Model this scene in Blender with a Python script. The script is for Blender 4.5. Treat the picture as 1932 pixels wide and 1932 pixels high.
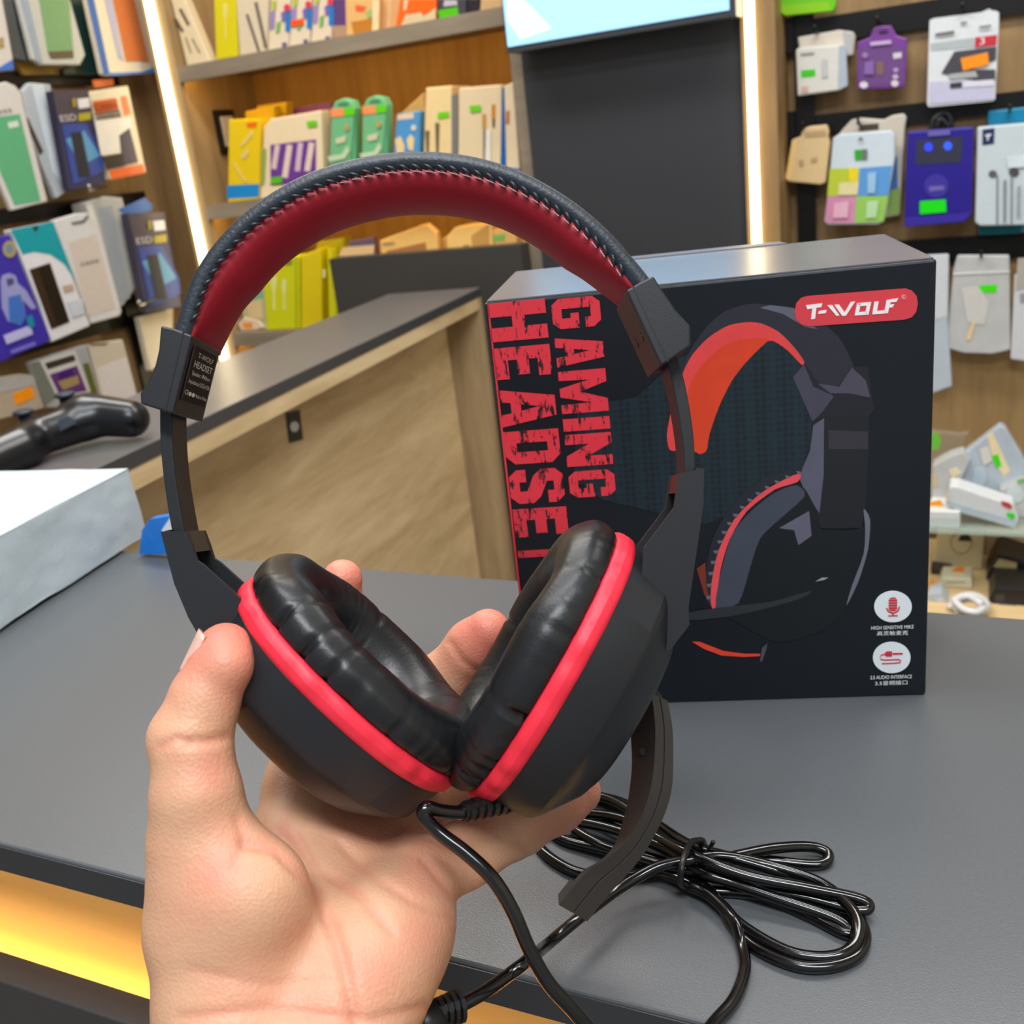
import bpy, math, random
import numpy as np
from mathutils import Matrix, Vector
random.seed(7); np.random.seed(7)
SC = bpy.context.scene
COL = SC.collection
for o in list(bpy.data.objects): bpy.data.objects.remove(o)

# ------------------------------------------------------------------ camera
F = 1920.0
CAM = np.array([0.0, 0.0, 1.285])                       # phone held above the counter (counter top at z = 1.0)
MX = np.array([[0.90626388, 0.04034608, -0.42078257],   # rows: world x, y, z in camera (right, down, forward)
               [0.40688061, -0.35313609, 0.8424625],
               [-0.11460346, -0.93470161, -0.33645052]])
cd = bpy.data.cameras.new('camera'); cam = bpy.data.objects.new('camera', cd); COL.objects.link(cam)
cd.sensor_width = 36; cd.lens = 36 * F / 1932; cd.clip_start = .01; cd.clip_end = 30
R = Matrix(((MX[0][0], -MX[0][1], -MX[0][2]), (MX[1][0], -MX[1][1], -MX[1][2]), (MX[2][0], -MX[2][1], -MX[2][2])))
cam.matrix_world = Matrix.Translation(Vector(CAM)) @ R.to_4x4()
cd.dof.use_dof = True; cd.dof.focus_distance = .37; cd.dof.aperture_fstop = 20
SC.camera = cam
# ------------------------------------------------------------------ world, exposure, lamps
W = bpy.data.worlds.new('World'); SC.world = W; W.use_nodes = True
W.node_tree.nodes['Background'].inputs[0].default_value = (.86, .93, 1, 1)
W.node_tree.nodes['Background'].inputs[1].default_value = .45
vs = SC.view_settings
vs.view_transform = 'Standard'; vs.look = 'None'; vs.gamma = 1; vs.use_curve_mapping = False; vs.exposure = 0.0
def area(name, loc, sx, sy, power, col=(1, 1, 1), target=None):
    l = bpy.data.lights.new(name, 'AREA'); l.shape = 'RECTANGLE'; l.size = sx; l.size_y = sy; l.energy = power; l.color = col
    o = bpy.data.objects.new(name, l); COL.objects.link(o); o.location = loc
    if target is not None:
        o.rotation_euler = (Vector(target) - Vector(loc)).to_track_quat('-Z', 'Y').to_euler()
    return o
area('ceiling_lamp_light', (-.55, .35, 2.72), 1.2, .3, 17, (.93, .97, 1))
area('ceiling_lamp_light', (-1.3, 1.45, 2.72), 1.2, .3, 26, (1, .97, .92))
area('ceiling_lamp_light', (.3, 1.3, 2.72), 1.2, .3, 22, (1, .97, .92))
area('ceiling_lamp_light', (.35, -.55, 2.72), 1.2, .3, 42, (.93, .97, 1))

# ------------------------------------------------------------------ helpers
def s2l(c):
    c = np.array(c, float) / 255
    return np.where(c <= .04045, c / 12.92, ((c + .055) / 1.055) ** 2.4)
MATS = {}
def pm(rgb, rough=.45, metal=0, alpha=1.0, var=.06, scale=60, emit=0, bump=0, bscale=300, coat=0, trans=0, sss=0, spec=.5):
    key = (tuple(rgb), rough, metal, alpha, var, scale, emit, bump, bscale, coat, trans, sss, spec)
    if key in MATS: return MATS[key]
    m = bpy.data.materials.new('mat_%d' % len(MATS)); m.use_nodes = True; MATS[key] = m
    nt = m.node_tree; b = nt.nodes['Principled BSDF']
    c = s2l(rgb)
    b.inputs['Roughness'].default_value = rough; b.inputs['Metallic'].default_value = metal
    b.inputs['Alpha'].default_value = alpha; b.inputs['Coat Weight'].default_value = coat
    b.inputs['Transmission Weight'].default_value = trans; b.inputs['Specular IOR Level'].default_value = spec
    if sss:
        b.inputs['Subsurface Weight'].default_value = sss; b.inputs['Subsurface Radius'].default_value = (.006, .003, .0018)
    if emit:
        b.inputs['Emission Color'].default_value = (*c, 1); b.inputs['Emission Strength'].default_value = emit
    tc = nt.nodes.new('ShaderNodeTexCoord')
    n = nt.nodes.new('ShaderNodeTexNoise'); n.inputs['Scale'].default_value = scale; n.inputs['Detail'].default_value = 2
    nt.links.new(tc.outputs['Object'], n.inputs['Vector'])
    mx = nt.nodes.new('ShaderNodeMix'); mx.data_type = 'RGBA'
    mx.inputs[6].default_value = (*np.clip(c * (1 - var), 0, 1), 1); mx.inputs[7].default_value = (*np.clip(c * (1 + var), 0, 1), 1)
    nt.links.new(n.outputs['Fac'], mx.inputs[0]); nt.links.new(mx.outputs[2], b.inputs['Base Color'])
    if bump:
        n2 = nt.nodes.new('ShaderNodeTexNoise'); n2.inputs['Scale'].default_value = bscale; n2.inputs['Detail'].default_value = 3
        nt.links.new(tc.outputs['Object'], n2.inputs['Vector'])
        bp = nt.nodes.new('ShaderNodeBump'); bp.inputs['Strength'].default_value = bump; bp.inputs['Distance'].default_value = .002
        nt.links.new(n2.outputs['Fac'], bp.inputs['Height']); nt.links.new(bp.outputs['Normal'], b.inputs['Normal'])
    return m
def wood(c1, c2, axis='Y', rough=.5, scale=6, knots=.0):
    key = ('wood', tuple(c1), tuple(c2), axis, rough, scale)
    if key in MATS: return MATS[key]
    m = bpy.data.materials.new('wood_%d' % len(MATS)); m.use_nodes = True; MATS[key] = m
    nt = m.node_tree; b = nt.nodes['Principled BSDF']; b.inputs['Roughness'].default_value = rough
    tc = nt.nodes.new('ShaderNodeTexCoord'); mp = nt.nodes.new('ShaderNodeMapping')
    st = {'X': (.12, 1, 1), 'Y': (1, .12, 1), 'Z': (1, 1, .12)}[axis]
    mp.inputs['Scale'].default_value = st
    nt.links.new(tc.outputs['Object'], mp.inputs['Vector'])
    n = nt.nodes.new('ShaderNodeTexNoise'); n.inputs['Scale'].default_value = scale * 2.2; n.inputs['Detail'].default_value = 6
    n.inputs['Distortion'].default_value = 1.2
    n2 = nt.nodes.new('ShaderNodeTexNoise'); n2.inputs['Scale'].default_value = scale * 18; n2.inputs['Detail'].default_value = 3
    nt.links.new(mp.outputs['Vector'], n.inputs['Vector']); nt.links.new(mp.outputs['Vector'], n2.inputs['Vector'])
    add = nt.nodes.new('ShaderNodeMath'); add.operation = 'MULTIPLY_ADD'; add.inputs[1].default_value = .3
    nt.links.new(n2.outputs['Fac'], add.inputs[0]); nt.links.new(n.outputs['Fac'], add.inputs[2])
    rp = nt.nodes.new('ShaderNodeValToRGB')
    rp.color_ramp.elements[0].position = .42; rp.color_ramp.elements[0].color = (*s2l(c1), 1)
    rp.color_ramp.elements[1].position = .82; rp.color_ramp.elements[1].color = (*s2l(c2), 1)
    nt.links.new(add.outputs[0], rp.inputs['Fac']); nt.links.new(rp.outputs['Color'], b.inputs['Base Color'])
    return m
def A3(v): return np.array(v, float)
def root_loc(o):
    while o.parent: o = o.parent
    return A3(o.location)
def tag(o, label=None, cat=None, group=None, kind=None):
    if label: o['label'] = label
    if cat: o['category'] = cat
    if group: o['group'] = group
    if kind: o['kind'] = kind
    return o
def thing(name, loc, label, cat, group=None):
    o = bpy.data.objects.new(name, None); COL.objects.link(o); o.location = Vector([float(q) for q in loc]); o.empty_display_size = .02
    return tag(o, label, cat, group)
def obj(name, V, Fc, mat, parent=None, smooth=False, origin=None):
    """one mesh object from world-space vertices"""
    V = np.asarray(V, float)
    if parent is not None: L = root_loc(parent)
    elif origin is not None: L = A3(origin)
    else: L = A3([V[:, 0].mean(), V[:, 1].mean(), V[:, 2].min()])
    me = bpy.data.meshes.new(name); me.from_pydata((V - L).tolist(), [], [list(map(int, f)) for f in Fc]); me.update()
    import bmesh
    bm = bmesh.new(); bm.from_mesh(me); bmesh.ops.recalc_face_normals(bm, faces=bm.faces); bm.to_mesh(me); bm.free()
    if smooth: me.polygons.foreach_set('use_smooth', [True] * len(me.polygons))
    o = bpy.data.objects.new(name, me); COL.objects.link(o)
    if mat: me.materials.append(mat)
    if parent is not None: o.parent = parent
    else: o.location = Vector([float(q) for q in L])
    return o
def box_vf(lo, hi):
    x0, y0, z0 = lo; x1, y1, z1 = hi
    V = [(x0, y0, z0), (x1, y0, z0), (x1, y1, z0), (x0, y1, z0), (x0, y0, z1), (x1, y0, z1), (x1, y1, z1), (x0, y1, z1)]
    return V, [(0, 3, 2, 1), (4, 5, 6, 7), (0, 1, 5, 4), (1, 2, 6, 5), (2, 3, 7, 6), (3, 0, 4, 7)]
def box(name, lo, hi, mat, parent=None, bevel=0):
    o = obj(name, *box_vf(lo, hi), mat, parent)
    if bevel: bevel_mod(o, bevel)
    return o
def bevel_mod(o, w, seg=2):
    md = o.modifiers.new('bevel', 'BEVEL'); md.width = w; md.segments = seg; md.limit_method = 'ANGLE'
def struct(o): o['kind'] = 'structure'; return o
def prism(P, off):
    P = np.asarray(P, float); n = len(P); Q = P + A3(off)
    return np.vstack([P, Q]), [list(range(n)), list(range(2 * n - 1, n - 1, -1))] + [(i, i + n, (i + 1) % n + n, (i + 1) % n) for i in range(n)]
def ray(px, py): return MX @ np.array([px - 966., py - 966., F])
def cs(px, py, Z):                                   # a point at distance Z along the viewing axis
    return CAM + ray(px, py) * (Z / F)
class Pl:                                            # a plane in the room
    def __init__(s, p, n):
        s.p = A3(p); s.n = A3(n) / np.linalg.norm(n)
    def at(s, px, py, off=0.):
        d = ray(px, py); t = (s.n @ (s.p + s.n * off - CAM)) / (s.n @ d); return CAM + d * t
def PY(y): return Pl((0, y, 0), (0, -1, 0))
def PX(x): return Pl((x, 0, 0), (1, 0, 0))
def PZ(z): return Pl((0, 0, z), (0, 0, 1))
def catmull(P, n):
    P = np.asarray(P, float); m = len(P); Q = np.vstack([2 * P[0] - P[1], P, 2 * P[-1] - P[-2]]); out = []
    for i in range(m - 1):
        a, b, c, d = Q[i:i + 4]
        for k in range(n):
            t = k / n
            out.append(.5 * ((2 * b) + (-a + c) * t + (2 * a - 5 * b + 4 * c - d) * t * t + (-a + 3 * b - 3 * c + d) * t ** 3))
    out.append(P[-1]); return np.array(out)
def tube_vf(P, r, n=10, caps=True):
    P = np.asarray(P, float); m = len(P); r = np.broadcast_to(np.asarray(r, float), (m,))
    T = np.gradient(P, axis=0); T /= np.linalg.norm(T, axis=1)[:, None] + 1e-12
    u = np.cross(T[0], [0, 0, 1.]);
    if np.linalg.norm(u) < .1: u = np.cross(T[0], [1., 0, 0])
    V = []
    for i in range(m):
        u = u - T[i] * (u @ T[i]); u /= np.linalg.norm(u); w = np.cross(T[i], u)
        for k in range(n):
            a = 2 * math.pi * k / n; V.append(P[i] + r[i] * (u * math.cos(a) + w * math.sin(a)))
    Fc = [(i * n + k, i * n + (k + 1) % n, (i + 1) * n + (k + 1) % n, (i + 1) * n + k) for i in range(m - 1) for k in range(n)]
    if caps: Fc += [list(range(n))[::-1], list(range((m - 1) * n, m * n))]
    return np.array(V), Fc
def sweep_vf(S, closed=False, caps=True):
    """S: (m, n, 3) rings"""
    S = np.asarray(S, float); m, n, _ = S.shape
    mm = m if closed else m - 1
    Fc = [(i * n + k, i * n + (k + 1) % n, ((i + 1) % m) * n + (k + 1) % n, ((i + 1) % m) * n + k) for i in range(mm) for k in range(n)]
    if caps and not closed: Fc += [list(range(n))[::-1], list(range((m - 1) * n, m * n))]
    return S.reshape(-1, 3), Fc
def join_vf(parts):
    V = []; Fc = []; o = 0
    for v, f in parts:
        V.append(np.asarray(v, float)); Fc += [[i + o for i in q] for q in f]; o += len(v)
    return np.vstack(V), Fc
def circle_px(cx, cy, rx, ry=None, n=20, a0=0, a1=2 * math.pi):
    ry = rx if ry is None else ry
    return [(cx + rx * math.cos(a0 + (a1 - a0) * k / n), cy + ry * math.sin(a0 + (a1 - a0) * k / n)) for k in range(n)]
def flat(name, plane, poly, mat, parent, off=.0006, th=.0004, zmin=None):
    P = [plane.at(x, y, off) for x, y in poly]
    if zmin is not None:
        for p in P: p[2] = max(p[2], zmin + .0005)
    return obj(name, *prism(P, -plane.n * th), mat, parent)
def flatmulti(name, plane, polys, mat, parent, off=.0006, th=.0004):
    return obj(name, *join_vf([prism([plane.at(x, y, off) for x, y in p], -plane.n * th) for p in polys]), mat, parent)
def text(s, A, B, up, height, mat, parent, name='lettering', squash=True):
    """printed text with its baseline from world point A to B"""
    cu = bpy.data.curves.new('t', 'FONT'); cu.body = s; cu.size = 1; cu.resolution_u = 3
    t = bpy.data.objects.new('t', cu); me = bpy.data.meshes.new_from_object(t)
    n = len(me.vertices); co = np.empty(n * 3); me.vertices.foreach_get('co', co); co = co.reshape(-1, 3)
    fs = [list(p.vertices) for p in me.polygons]
    bpy.data.objects.remove(t); bpy.data.curves.remove(cu); bpy.data.meshes.remove(me)
    A, B = A3(A), A3(B); x = B - A; w = np.linalg.norm(x); x /= w
    c0, c1 = co[:, 0].min(), co[:, 0].max(); h1 = .73
    V = A + np.outer((co[:, 0] - c0) / (c1 - c0) * w, x) + np.outer(co[:, 1] / h1 * height, up)
    return obj(name, V, fs, mat, parent)
def ptext(s, plane, p0, p1, hpx, mat, parent, off=.0009):
    A = plane.at(*p0, off); B = plane.at(*p1, off); C = plane.at(p0[0], p0[1] - hpx, off)
    x = (B - A) / np.linalg.norm(B - A); up = np.cross(plane.n, x)
    h = abs((C - A) @ up)
    return text(s, A, B, up, h, mat, parent)
def surface_nets(D, o, h):
    nx, ny, nz = D.shape; S = D < 0
    ac = np.zeros((nx - 1, ny - 1, nz - 1, 3)); cn = np.zeros((nx - 1, ny - 1, nz - 1))
    for ax in range(3):
        for a in (0, 1):
            for b in (0, 1):
                o0 = [0, 0, 0]; oth = [q for q in range(3) if q != ax]; o0[oth[0]] = a; o0[oth[1]] = b
                o1 = list(o0); o1[ax] = 1
                sl = lambda of: tuple(slice(of[q], of[q] + D.shape[q] - 1) for q in range(3))
                d0, d1 = D[sl(o0)], D[sl(o1)]; m = (d0 < 0) != (d1 < 0)
                t = np.where(m, d0 / np.where(m, d0 - d1, 1), 0)
                for q in range(3): ac[..., q] += np.where(m, o0[q] + (t if q == ax else 0), 0)
                cn += m
    act = cn > 0; idx = -np.ones(act.shape, int); idx[act] = np.arange(act.sum())
    g = np.argwhere(act); V = (g + ac[act] / cn[act][:, None]) * h + o
    quads = []
    for ax in range(3):
        oth = [(ax + 1) % 3, (ax + 2) % 3]
        a = [slice(None)] * 3; b = [slice(None)] * 3; a[ax] = slice(0, -1); b[ax] = slice(1, None)
        ch = S[tuple(a)] != S[tuple(b)]; e = np.argwhere(ch)
        e = e[(e[:, oth[0]] > 0) & (e[:, oth[1]] > 0) & (e[:, oth[0]] < D.shape[oth[0]] - 1) & (e[:, oth[1]] < D.shape[oth[1]] - 1)]
        def ci(du, dv):
            q = e.copy(); q[:, oth[0]] -= du; q[:, oth[1]] -= dv; return idx[q[:, 0], q[:, 1], q[:, 2]]
        Q = np.stack([ci(0, 0), ci(1, 0), ci(1, 1), ci(0, 1)], 1)
        fl = S[e[:, 0], e[:, 1], e[:, 2]]; Q[~fl] = Q[~fl][:, ::-1]; quads.append(Q)
    return V, np.vstack(quads)
def cone_d(P, a, b, ra, rb):
    a, b = A3(a), A3(b); ab = b - a; t = np.clip(((P - a) @ ab) / (ab @ ab), 0, 1)
    return np.linalg.norm(P - a - t[..., None] * ab, axis=-1) - (ra + (rb - ra) * t)
def smin(a, b, k):
    h = np.clip(.5 + .5 * (b - a) / k, 0, 1); return b + (a - b) * h - k * h * (1 - h)
def cm(px, py, Z): return np.array([(px - 966) * Z / F, (py - 966) * Z / F, Z]) * 1000      # camera space, mm
def c2w(V): return CAM + (np.asarray(V) / 1000) @ MX.T

# common materials
GREY_LAM = pm((84, 87, 90), .33, bump=.08, bscale=1400, var=.1, scale=500)
DARK_LAM = pm((62, 62, 66), .45, bump=.06, bscale=900)
OAK = wood((198, 168, 122), (234, 208, 164), 'Y', .5, 6)
OAKZ = wood((150, 126, 92), (188, 164, 126), 'Z', .5, 6)
OAKX = wood((196, 146, 70), (222, 176, 96), 'X', .5, 5)
GOLD = wood((176, 126, 52), (206, 156, 74), 'Z', .55, 5)
WALLW = wood((128, 100, 64), (164, 132, 88), 'Z', .5, 5)
GREYW = wood((120, 108, 92), (148, 134, 114), 'X', .5, 6)
BLACK = pm((22, 21, 22), .4)
BLKMET = pm((24, 22, 22), .35, metal=.3)
CHROME = pm((200, 195, 185), .2, metal=1)
LEDW = pm((255, 236, 190), .4, emit=7, var=0)
LEDY = pm((255, 190, 84), .4, emit=40, var=0)
GREEN = pm((80, 225, 20), .5); ORANGE = pm((255, 140, 10), .5); REDST = pm((255, 80, 20), .5)
WHITE = pm((228, 228, 226), .4); INKW = pm((240, 240, 240), .5); INKB = pm((50, 48, 48), .5)

# ================================================================== room shell
struct(box('floor', (-2.3, -1.2, -.05), (1.6, 2.75, 0), pm((120, 112, 104), .35)))
struct(box('ceiling', (-2.3, -1.2, 2.85), (1.6, 2.75, 2.9), pm((225, 225, 225), .7)))
wl = struct(box('wall_left', (-2.2, -1.2, 0), (-2.09, 2.75, 2.85), WALLW))
wb = struct(box('wall_back', (-2.09, 2.62, 0), (1.5, 2.75, 2.85), pm((190, 180, 165), .7)))
wr = struct(box('wall_right', (1.5, -1.2, 0), (1.6, 2.75, 2.85), pm((190, 184, 172), .7)))
# wood slat back panel on the right with black rails
WR = PY(2.30)
pb = struct(box('wall_panel', (-.40, 2.30, 0), (1.45, 2.34, 2.8), WALLW))
for k, (zt, zb) in enumerate(((1.452, 1.405), (1.272, 1.236), (1.01, .962), (1.71, 1.662))):
    box('rail', (-.36, 2.285, zb), (1.4, 2.2999, zt), BLKMET, pb)
x0 = WR.at(1506, 300)[0]; x1 = WR.at(1541, 300)[0]
box('post', (x0, 2.278, .2), (x1, 2.2849, 2.7), BLKMET, pb)
for zc in (1.43, 1.255): box('bracket', (x0 - .02, 2.27, zc - .035), (x0 - .0005, 2.2849, zc + .03), BLKMET, pb)
# pier between screen column and panel, with its warm LED profile
pier = struct(box('trim_1', (-.466, 2.17, 0), (-.40, 2.60, 2.8), WALLW))
box('led_profile', (-.455, 2.160, .2), (-.439, 2.1699, 2.8), LEDW, pier)
colm = struct(box('column', (-.935, 2.18, 0), (-.4665, 2.6, 2.8), pm((50, 52, 57), .42)))

# ================================================================== wall shelving unit
SH = thing('shelving_unit', (-1.42, 2.36, 0), 'tall wall shelving unit with golden wood back and taupe shelf boards', 'shelf')
box('back_panel', (-1.88, 2.50, 0), (-.97, 2.52, 2.8), GOLD, SH)
box('side_panel', (-1.95, 2.2, 0), (-1.88, 2.52, 2.8), wood((150, 124, 84), (180, 150, 102), 'Z', .5, 5), SH)
box('side_panel', (-.97, 2.2, 0), (-.936, 2.52, 2.8), GREYW, SH)
box('filler_panel', (-2.0899, 2.31, 0), (-1.951, 2.33, 2.8), WALLW, SH)
box('led_strip', (-1.930, 2.19, .25), (-1.909, 2.1999, 2.8), LEDW, SH)
for zt in (1.565, 1.23, .895):
    s_ = box('shelf_board', (-1.8799, 2.2181, zt - .016), (-.9701, 2.4999, zt), GREYW, SH)
    box('shelf_lip', (-1.8799, 2.2, zt - .036), (-.9701, 2.218, zt), GREYW, s_)
    box('led_strip', (-1.86, 2.2185, zt - .024), (-.99, 2.232, zt - .0161), pm((255, 205, 120), .4, emit=14, var=0), s_)
box('socket', (-1.8799, 2.30, 1.352), (-1.872, 2.38, 1.462), pm((24, 22, 20), .4), SH)
box('socket_plate', (-1.8719, 2.318, 1.37), (-1.866, 2.364, 1.445), pm((225, 215, 195), .4), SH)
struct(box('cabinet_base', (-1.49, 2.15, 0), (-.9705, 2.1985, 1.075), pm((58, 57, 55), .5)))

# ================================================================== rear counter (runs away from the camera)
N0 = A3((-.9259, .9914)); N1 = A3((-1.0322, 2.0458)); dr = (N1 - N0) / np.linalg.norm(N1 - N0); nr = A3((dr[1], -dr[0]))
N0 = N0 - dr * .378
Lr = np.linalg.norm(N1 - N0)
def rc(s, d, z): q = N0 + dr * s - nr * d; return (q[0], q[1], z)
def rbox(name, s0, s1, d0, d1, z0, z1, mat, par):
    V, Fc = prism([rc(s0, d0, z0), rc(s1, d0, z0), rc(s1, d1, z0), rc(s0, d1, z0)], (0, 0, z1 - z0)); return obj(name, V, Fc, mat, par)
RC = thing('rear_counter', rc(Lr / 2, .1, 0), 'light oak counter with dark grey top running back towards the shelves', 'counter')
bevel_mod(rbox('worktop', 0, Lr, 0, .225, .981, 1.0, pm((104, 100, 98), .3, bump=.05, bscale=900), RC), .001)
rbox('edge_band', 0, Lr, -.0008, -.0001, .9812, .9992, pm((62, 62, 66), .45), RC)
rbox('top_rail', 0, Lr - .0205, .0005, .03, .955, .9809, OAK, RC)
rbox('front_panel', 0, Lr - .0205, .085, .1, 0, .9548, OAK, RC)
rbox('end_panel', Lr - .02, Lr, .0005, .224, 0, .9809, OAKZ, RC)
RP = Pl(rc(0, .085, .9), (*nr, 0))
lk = flat('lock_plate', RP, [(540, 779), (566, 773), (572, 829), (547, 836)], pm((28, 28, 28), .4), RC, .002, .0018)
flat('lock_button', RP, circle_px(556, 805, 8, 10, 14), pm((225, 225, 225), .3), lk, .0032, .001)

# ================================================================== front counter
FC = thing('front_counter', (-.3, .42, 0), 'dark grey laminate counter in the foreground with a glowing oak strip under its edge', 'counter')
top = box('worktop', (-1.15, .2555, .982), (.85, .585, 1.0), GREY_LAM, FC, .0012)
box('edge_band', (-1.15, .2547, .9835), (.85, .25545, .9985), pm((52, 54, 58), .4), FC)
box('wood_strip', (-1.15, .2755, .86), (.85, .2855, .9819), wood((206, 160, 92), (232, 190, 120), 'X', .5, 6), FC)
box('ledge_board', (-1.15, .246, .0), (.85, .262, .9175), pm((60, 58, 58), .45), FC, .001)
box('carcass', (-1.15, .286, 0), (.85, .57, .98), pm((60, 58, 58), .45), FC)
box('led_strip', (-1.14, .2625, .884), (.84, .2675, .888), LEDY, FC)

# ================================================================== shop lamps above the frame
for k, (x, y, wh) in enumerate(((-.55, .35, 'above the front counter'), (-1.3, 1.45, 'above the rear counter'), (.3, 1.3, 'before the low display niche'), (.35, -.55, 'behind the customer side'))):
    t = thing('ceiling_lamp', (x, y, 2.73), 'long slim ceiling lamp ' + wh, 'lamp', 'ceiling lamps')
    box('housing', (x - .64, y - .18, 2.76), (x + .64, y + .18, 2.849), pm((230, 230, 230), .4), t)
    box('diffuser', (x - .6, y - .15, 2.74), (x + .6, y + .15, 2.7599), pm((250, 250, 250), .4, emit=1.0, var=0), t)

# ================================================================== screen on the column
SP = PY(2.10)
mon = thing('display_screen', SP.at(1160, 95), 'bright pale blue screen mounted high on the dark grey column', 'screen')
b_ = SP.at(962, 86); c_ = SP.at(1366, 20)
X0, X1, Zb = b_[0] - .004, c_[0] + .01, b_[2] - .002
box('casing', (X0 - .004, 2.101, Zb - .012), (X1 + .012, 2.16, Zb + .36), pm((70, 72, 76), .35, metal=.4), mon)
box('mount', ((X0 + X1) / 2 - .08, 2.1601, Zb + .08), ((X0 + X1) / 2 + .08, 2.1799, Zb + .28), BLKMET, mon)
scr = box('panel', (X0, 2.0985, Zb), (X1, 2.1008, Zb + .35), pm((150, 205, 250), .3, emit=.85, var=.12, scale=3), mon)
pr = SP
obj('light_ray', *prism([(X0 + .01, 2.098, Zb + .12), (X0 + .1, 2.098, Zb + .02), (X0 + .03, 2.098, Zb + .01), (X0 + .005, 2.098, Zb + .05)], (0, .0004, 0)), pm((200, 235, 252), .3, emit=.9, var=0), scr)

# ================================================================== headset box
ang = math.radians(16.5); bu = A3((math.cos(ang), math.sin(ang), 0)); bn = A3((math.sin(ang), -math.cos(ang), 0)); bz = A3((0, 0, 1))
BR = PZ(1.0).at(1747, 1312); BW, BH, BD = .2015, .2179, .108
BL = BR - bu * BW
FP = Pl(BR, bn)
NAVY = pm((17, 23, 30), .36, spec=.4); BTOP = pm((104, 104, 110), .22, var=.1, scale=40, bump=.03, bscale=60)
PB = thing('headset_box', (BL + BR) / 2 - bn * BD / 2, 'black headset retail box with red lettering standing upright on the front counter', 'box')
bo = obj('carton', *prism([BL + bz * .0003, BR + bz * .0003, BR - bn * BD + bz * .0003, BL - bn * BD + bz * .0003], bz * (BH - .0006)), NAVY, PB); bevel_mod(bo, .0012)
e = .0012
obj('top_flap', *prism([BL + bz * (BH - .0002) + bu * e - bn * e, BR + bz * (BH - .0002) - bu * e - bn * e, BR - bn * (BD - e) + bz * (BH - .0002) - bu * e, BL - bn * (BD - e) + bz * (BH - .0002) + bu * e], bz * .0006), BTOP, PB)
obj('tuck_tab', *prism([BL + bz * (BH + .0004) + bu * .06 - bn * (BD - .002), BL + bz * (BH + .0004) + bu * .15 - bn * (BD - .002), BL + bz * (BH + .0012) + bu * .146 - bn * (BD + .003), BL + bz * (BH + .0012) + bu * .066 - bn * (BD + .003)], bz * .0005), BTOP, PB)
CR = lambda ox, oy, s: (lambda pts: [(ox + x / s, oy + y / s) for x, y in pts])
q8 = CR(1260, 540, 2.476); q7 = CR(910, 540, 3.448)
def uv(px, py):
    p = FP.at(px, py); d = p - (BL + bz * BH); return d @ bu, -(d @ bz)
def fpt(u, v, off): return BL + bz * BH + bu * u - bz * v + bn * off
RED = pm((222, 52, 66), .42)
def grunge(rgb, lo, hi, sc):
    m = pm(rgb, .42, var=.061); m = m.copy(); nt = m.node_tree; b = nt.nodes['Principled BSDF']
    tc = nt.nodes.new('ShaderNodeTexCoord'); n = nt.nodes.new('ShaderNodeTexNoise'); n.inputs['Scale'].default_value = sc; n.inputs['Detail'].default_value = 8; n.inputs['Roughness'].default_value = .75
    mp = nt.nodes.new('ShaderNodeMapping'); mp.inputs['Scale'].default_value = (1.6, 1.6, .45)
    nt.links.new(tc.outputs['Object'], mp.inputs['Vector']); nt.links.new(mp.outputs['Vector'], n.inputs['Vector'])
    rp = nt.nodes.new('ShaderNodeValToRGB'); rp.color_ramp.elements[0].position = lo; rp.color_ramp.elements[1].position = hi
    rp.color_ramp.elements[0].color = (*s2l((17, 23, 30)), 1); rp.color_ramp.elements[1].color = (*s2l(rgb), 1)
    nt.links.new(n.outputs['Fac'], rp.inputs['Fac']); nt.links.new(rp.outputs['Color'], b.inputs['Base Color'])
    return m
GR1 = grunge((222, 52, 66), .43, .445, 190)
LET = {
 'G': [[(.2, 0), (.8, 0), (1, .15), (1, .55), (.5, .55), (.5, .38), (.66, .38), (.66, .2), (.34, .2), (.34, .8), (.66, .8), (.66, .68), (1, .68), (1, .85), (.8, 1), (.2, 1), (0, .85), (0, .15)]],
 'A': [[(0, 0), (.32, 0), (.36, .2), (.5, .2), (.5, .38), (.41, .38), (.5, .72), (.5, 1), (.24, 1)], [(1, 0), (.68, 0), (.64, .2), (.5, .2), (.5, .38), (.59, .38), (.5, .72), (.5, 1), (.76, 1)]],
 'M': [[(0, 0), (.21, 0), (.23, .65), (.4, 0), (.6, 0), (.77, .65), (.79, 0), (1, 0), (1, 1), (.7, 1), (.5, .42), (.3, 1), (0, 1)]],
 'I': [[(0, 0), (1, 0), (1, 1), (0, 1)]],
 'N': [[(0, 0), (.31, 0), (.31, .52), (.68, 0), (1, 0), (1, 1), (.69, 1), (.69, .48), (.32, 1), (0, 1)]],
 'H': [[(0, 0), (.36, 0), (.36, .4), (.64, .4), (.64, 0), (1, 0), (1, 1), (.64, 1), (.64, .62), (.36, .62), (.36, 1), (0, 1)]],
 'E': [[(0, 0), (1, 0), (1, .24), (.4, .24), (.4, .4), (.88, .4), (.88, .61), (.4, .61), (.4, .77), (.95, .77), (.95, 1), (0, 1)]],
 'D': [[(0, 0), (.75, 0), (1, .16), (1, .5), (.64, .5), (.64, .22), (.36, .22), (.36, .5), (0, .5)], [(0, 1), (.75, 1), (1, .84), (1, .5), (.64, .5), (.64, .78), (.36, .78), (.36, .5), (0, .5)]],
 'S': [[(0, .15), (.2, 0), (.8, 0), (1, .15), (1, .42), (.82, .56), (.36, .7), (.36, .82), (.64, .82), (.64, .7), (1, .7), (1, .86), (.8, 1), (.2, 1), (0, .86), (0, .6), (.18, .46), (.64, .32), (.64, .19), (.36, .19), (.36, .32), (0, .32)]],
 'T': [[(.33, 0), (.67, 0), (.67, .77), (1, .77), (1, 1), (0, 1), (0, .77), (.33, .77)]]}
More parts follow.
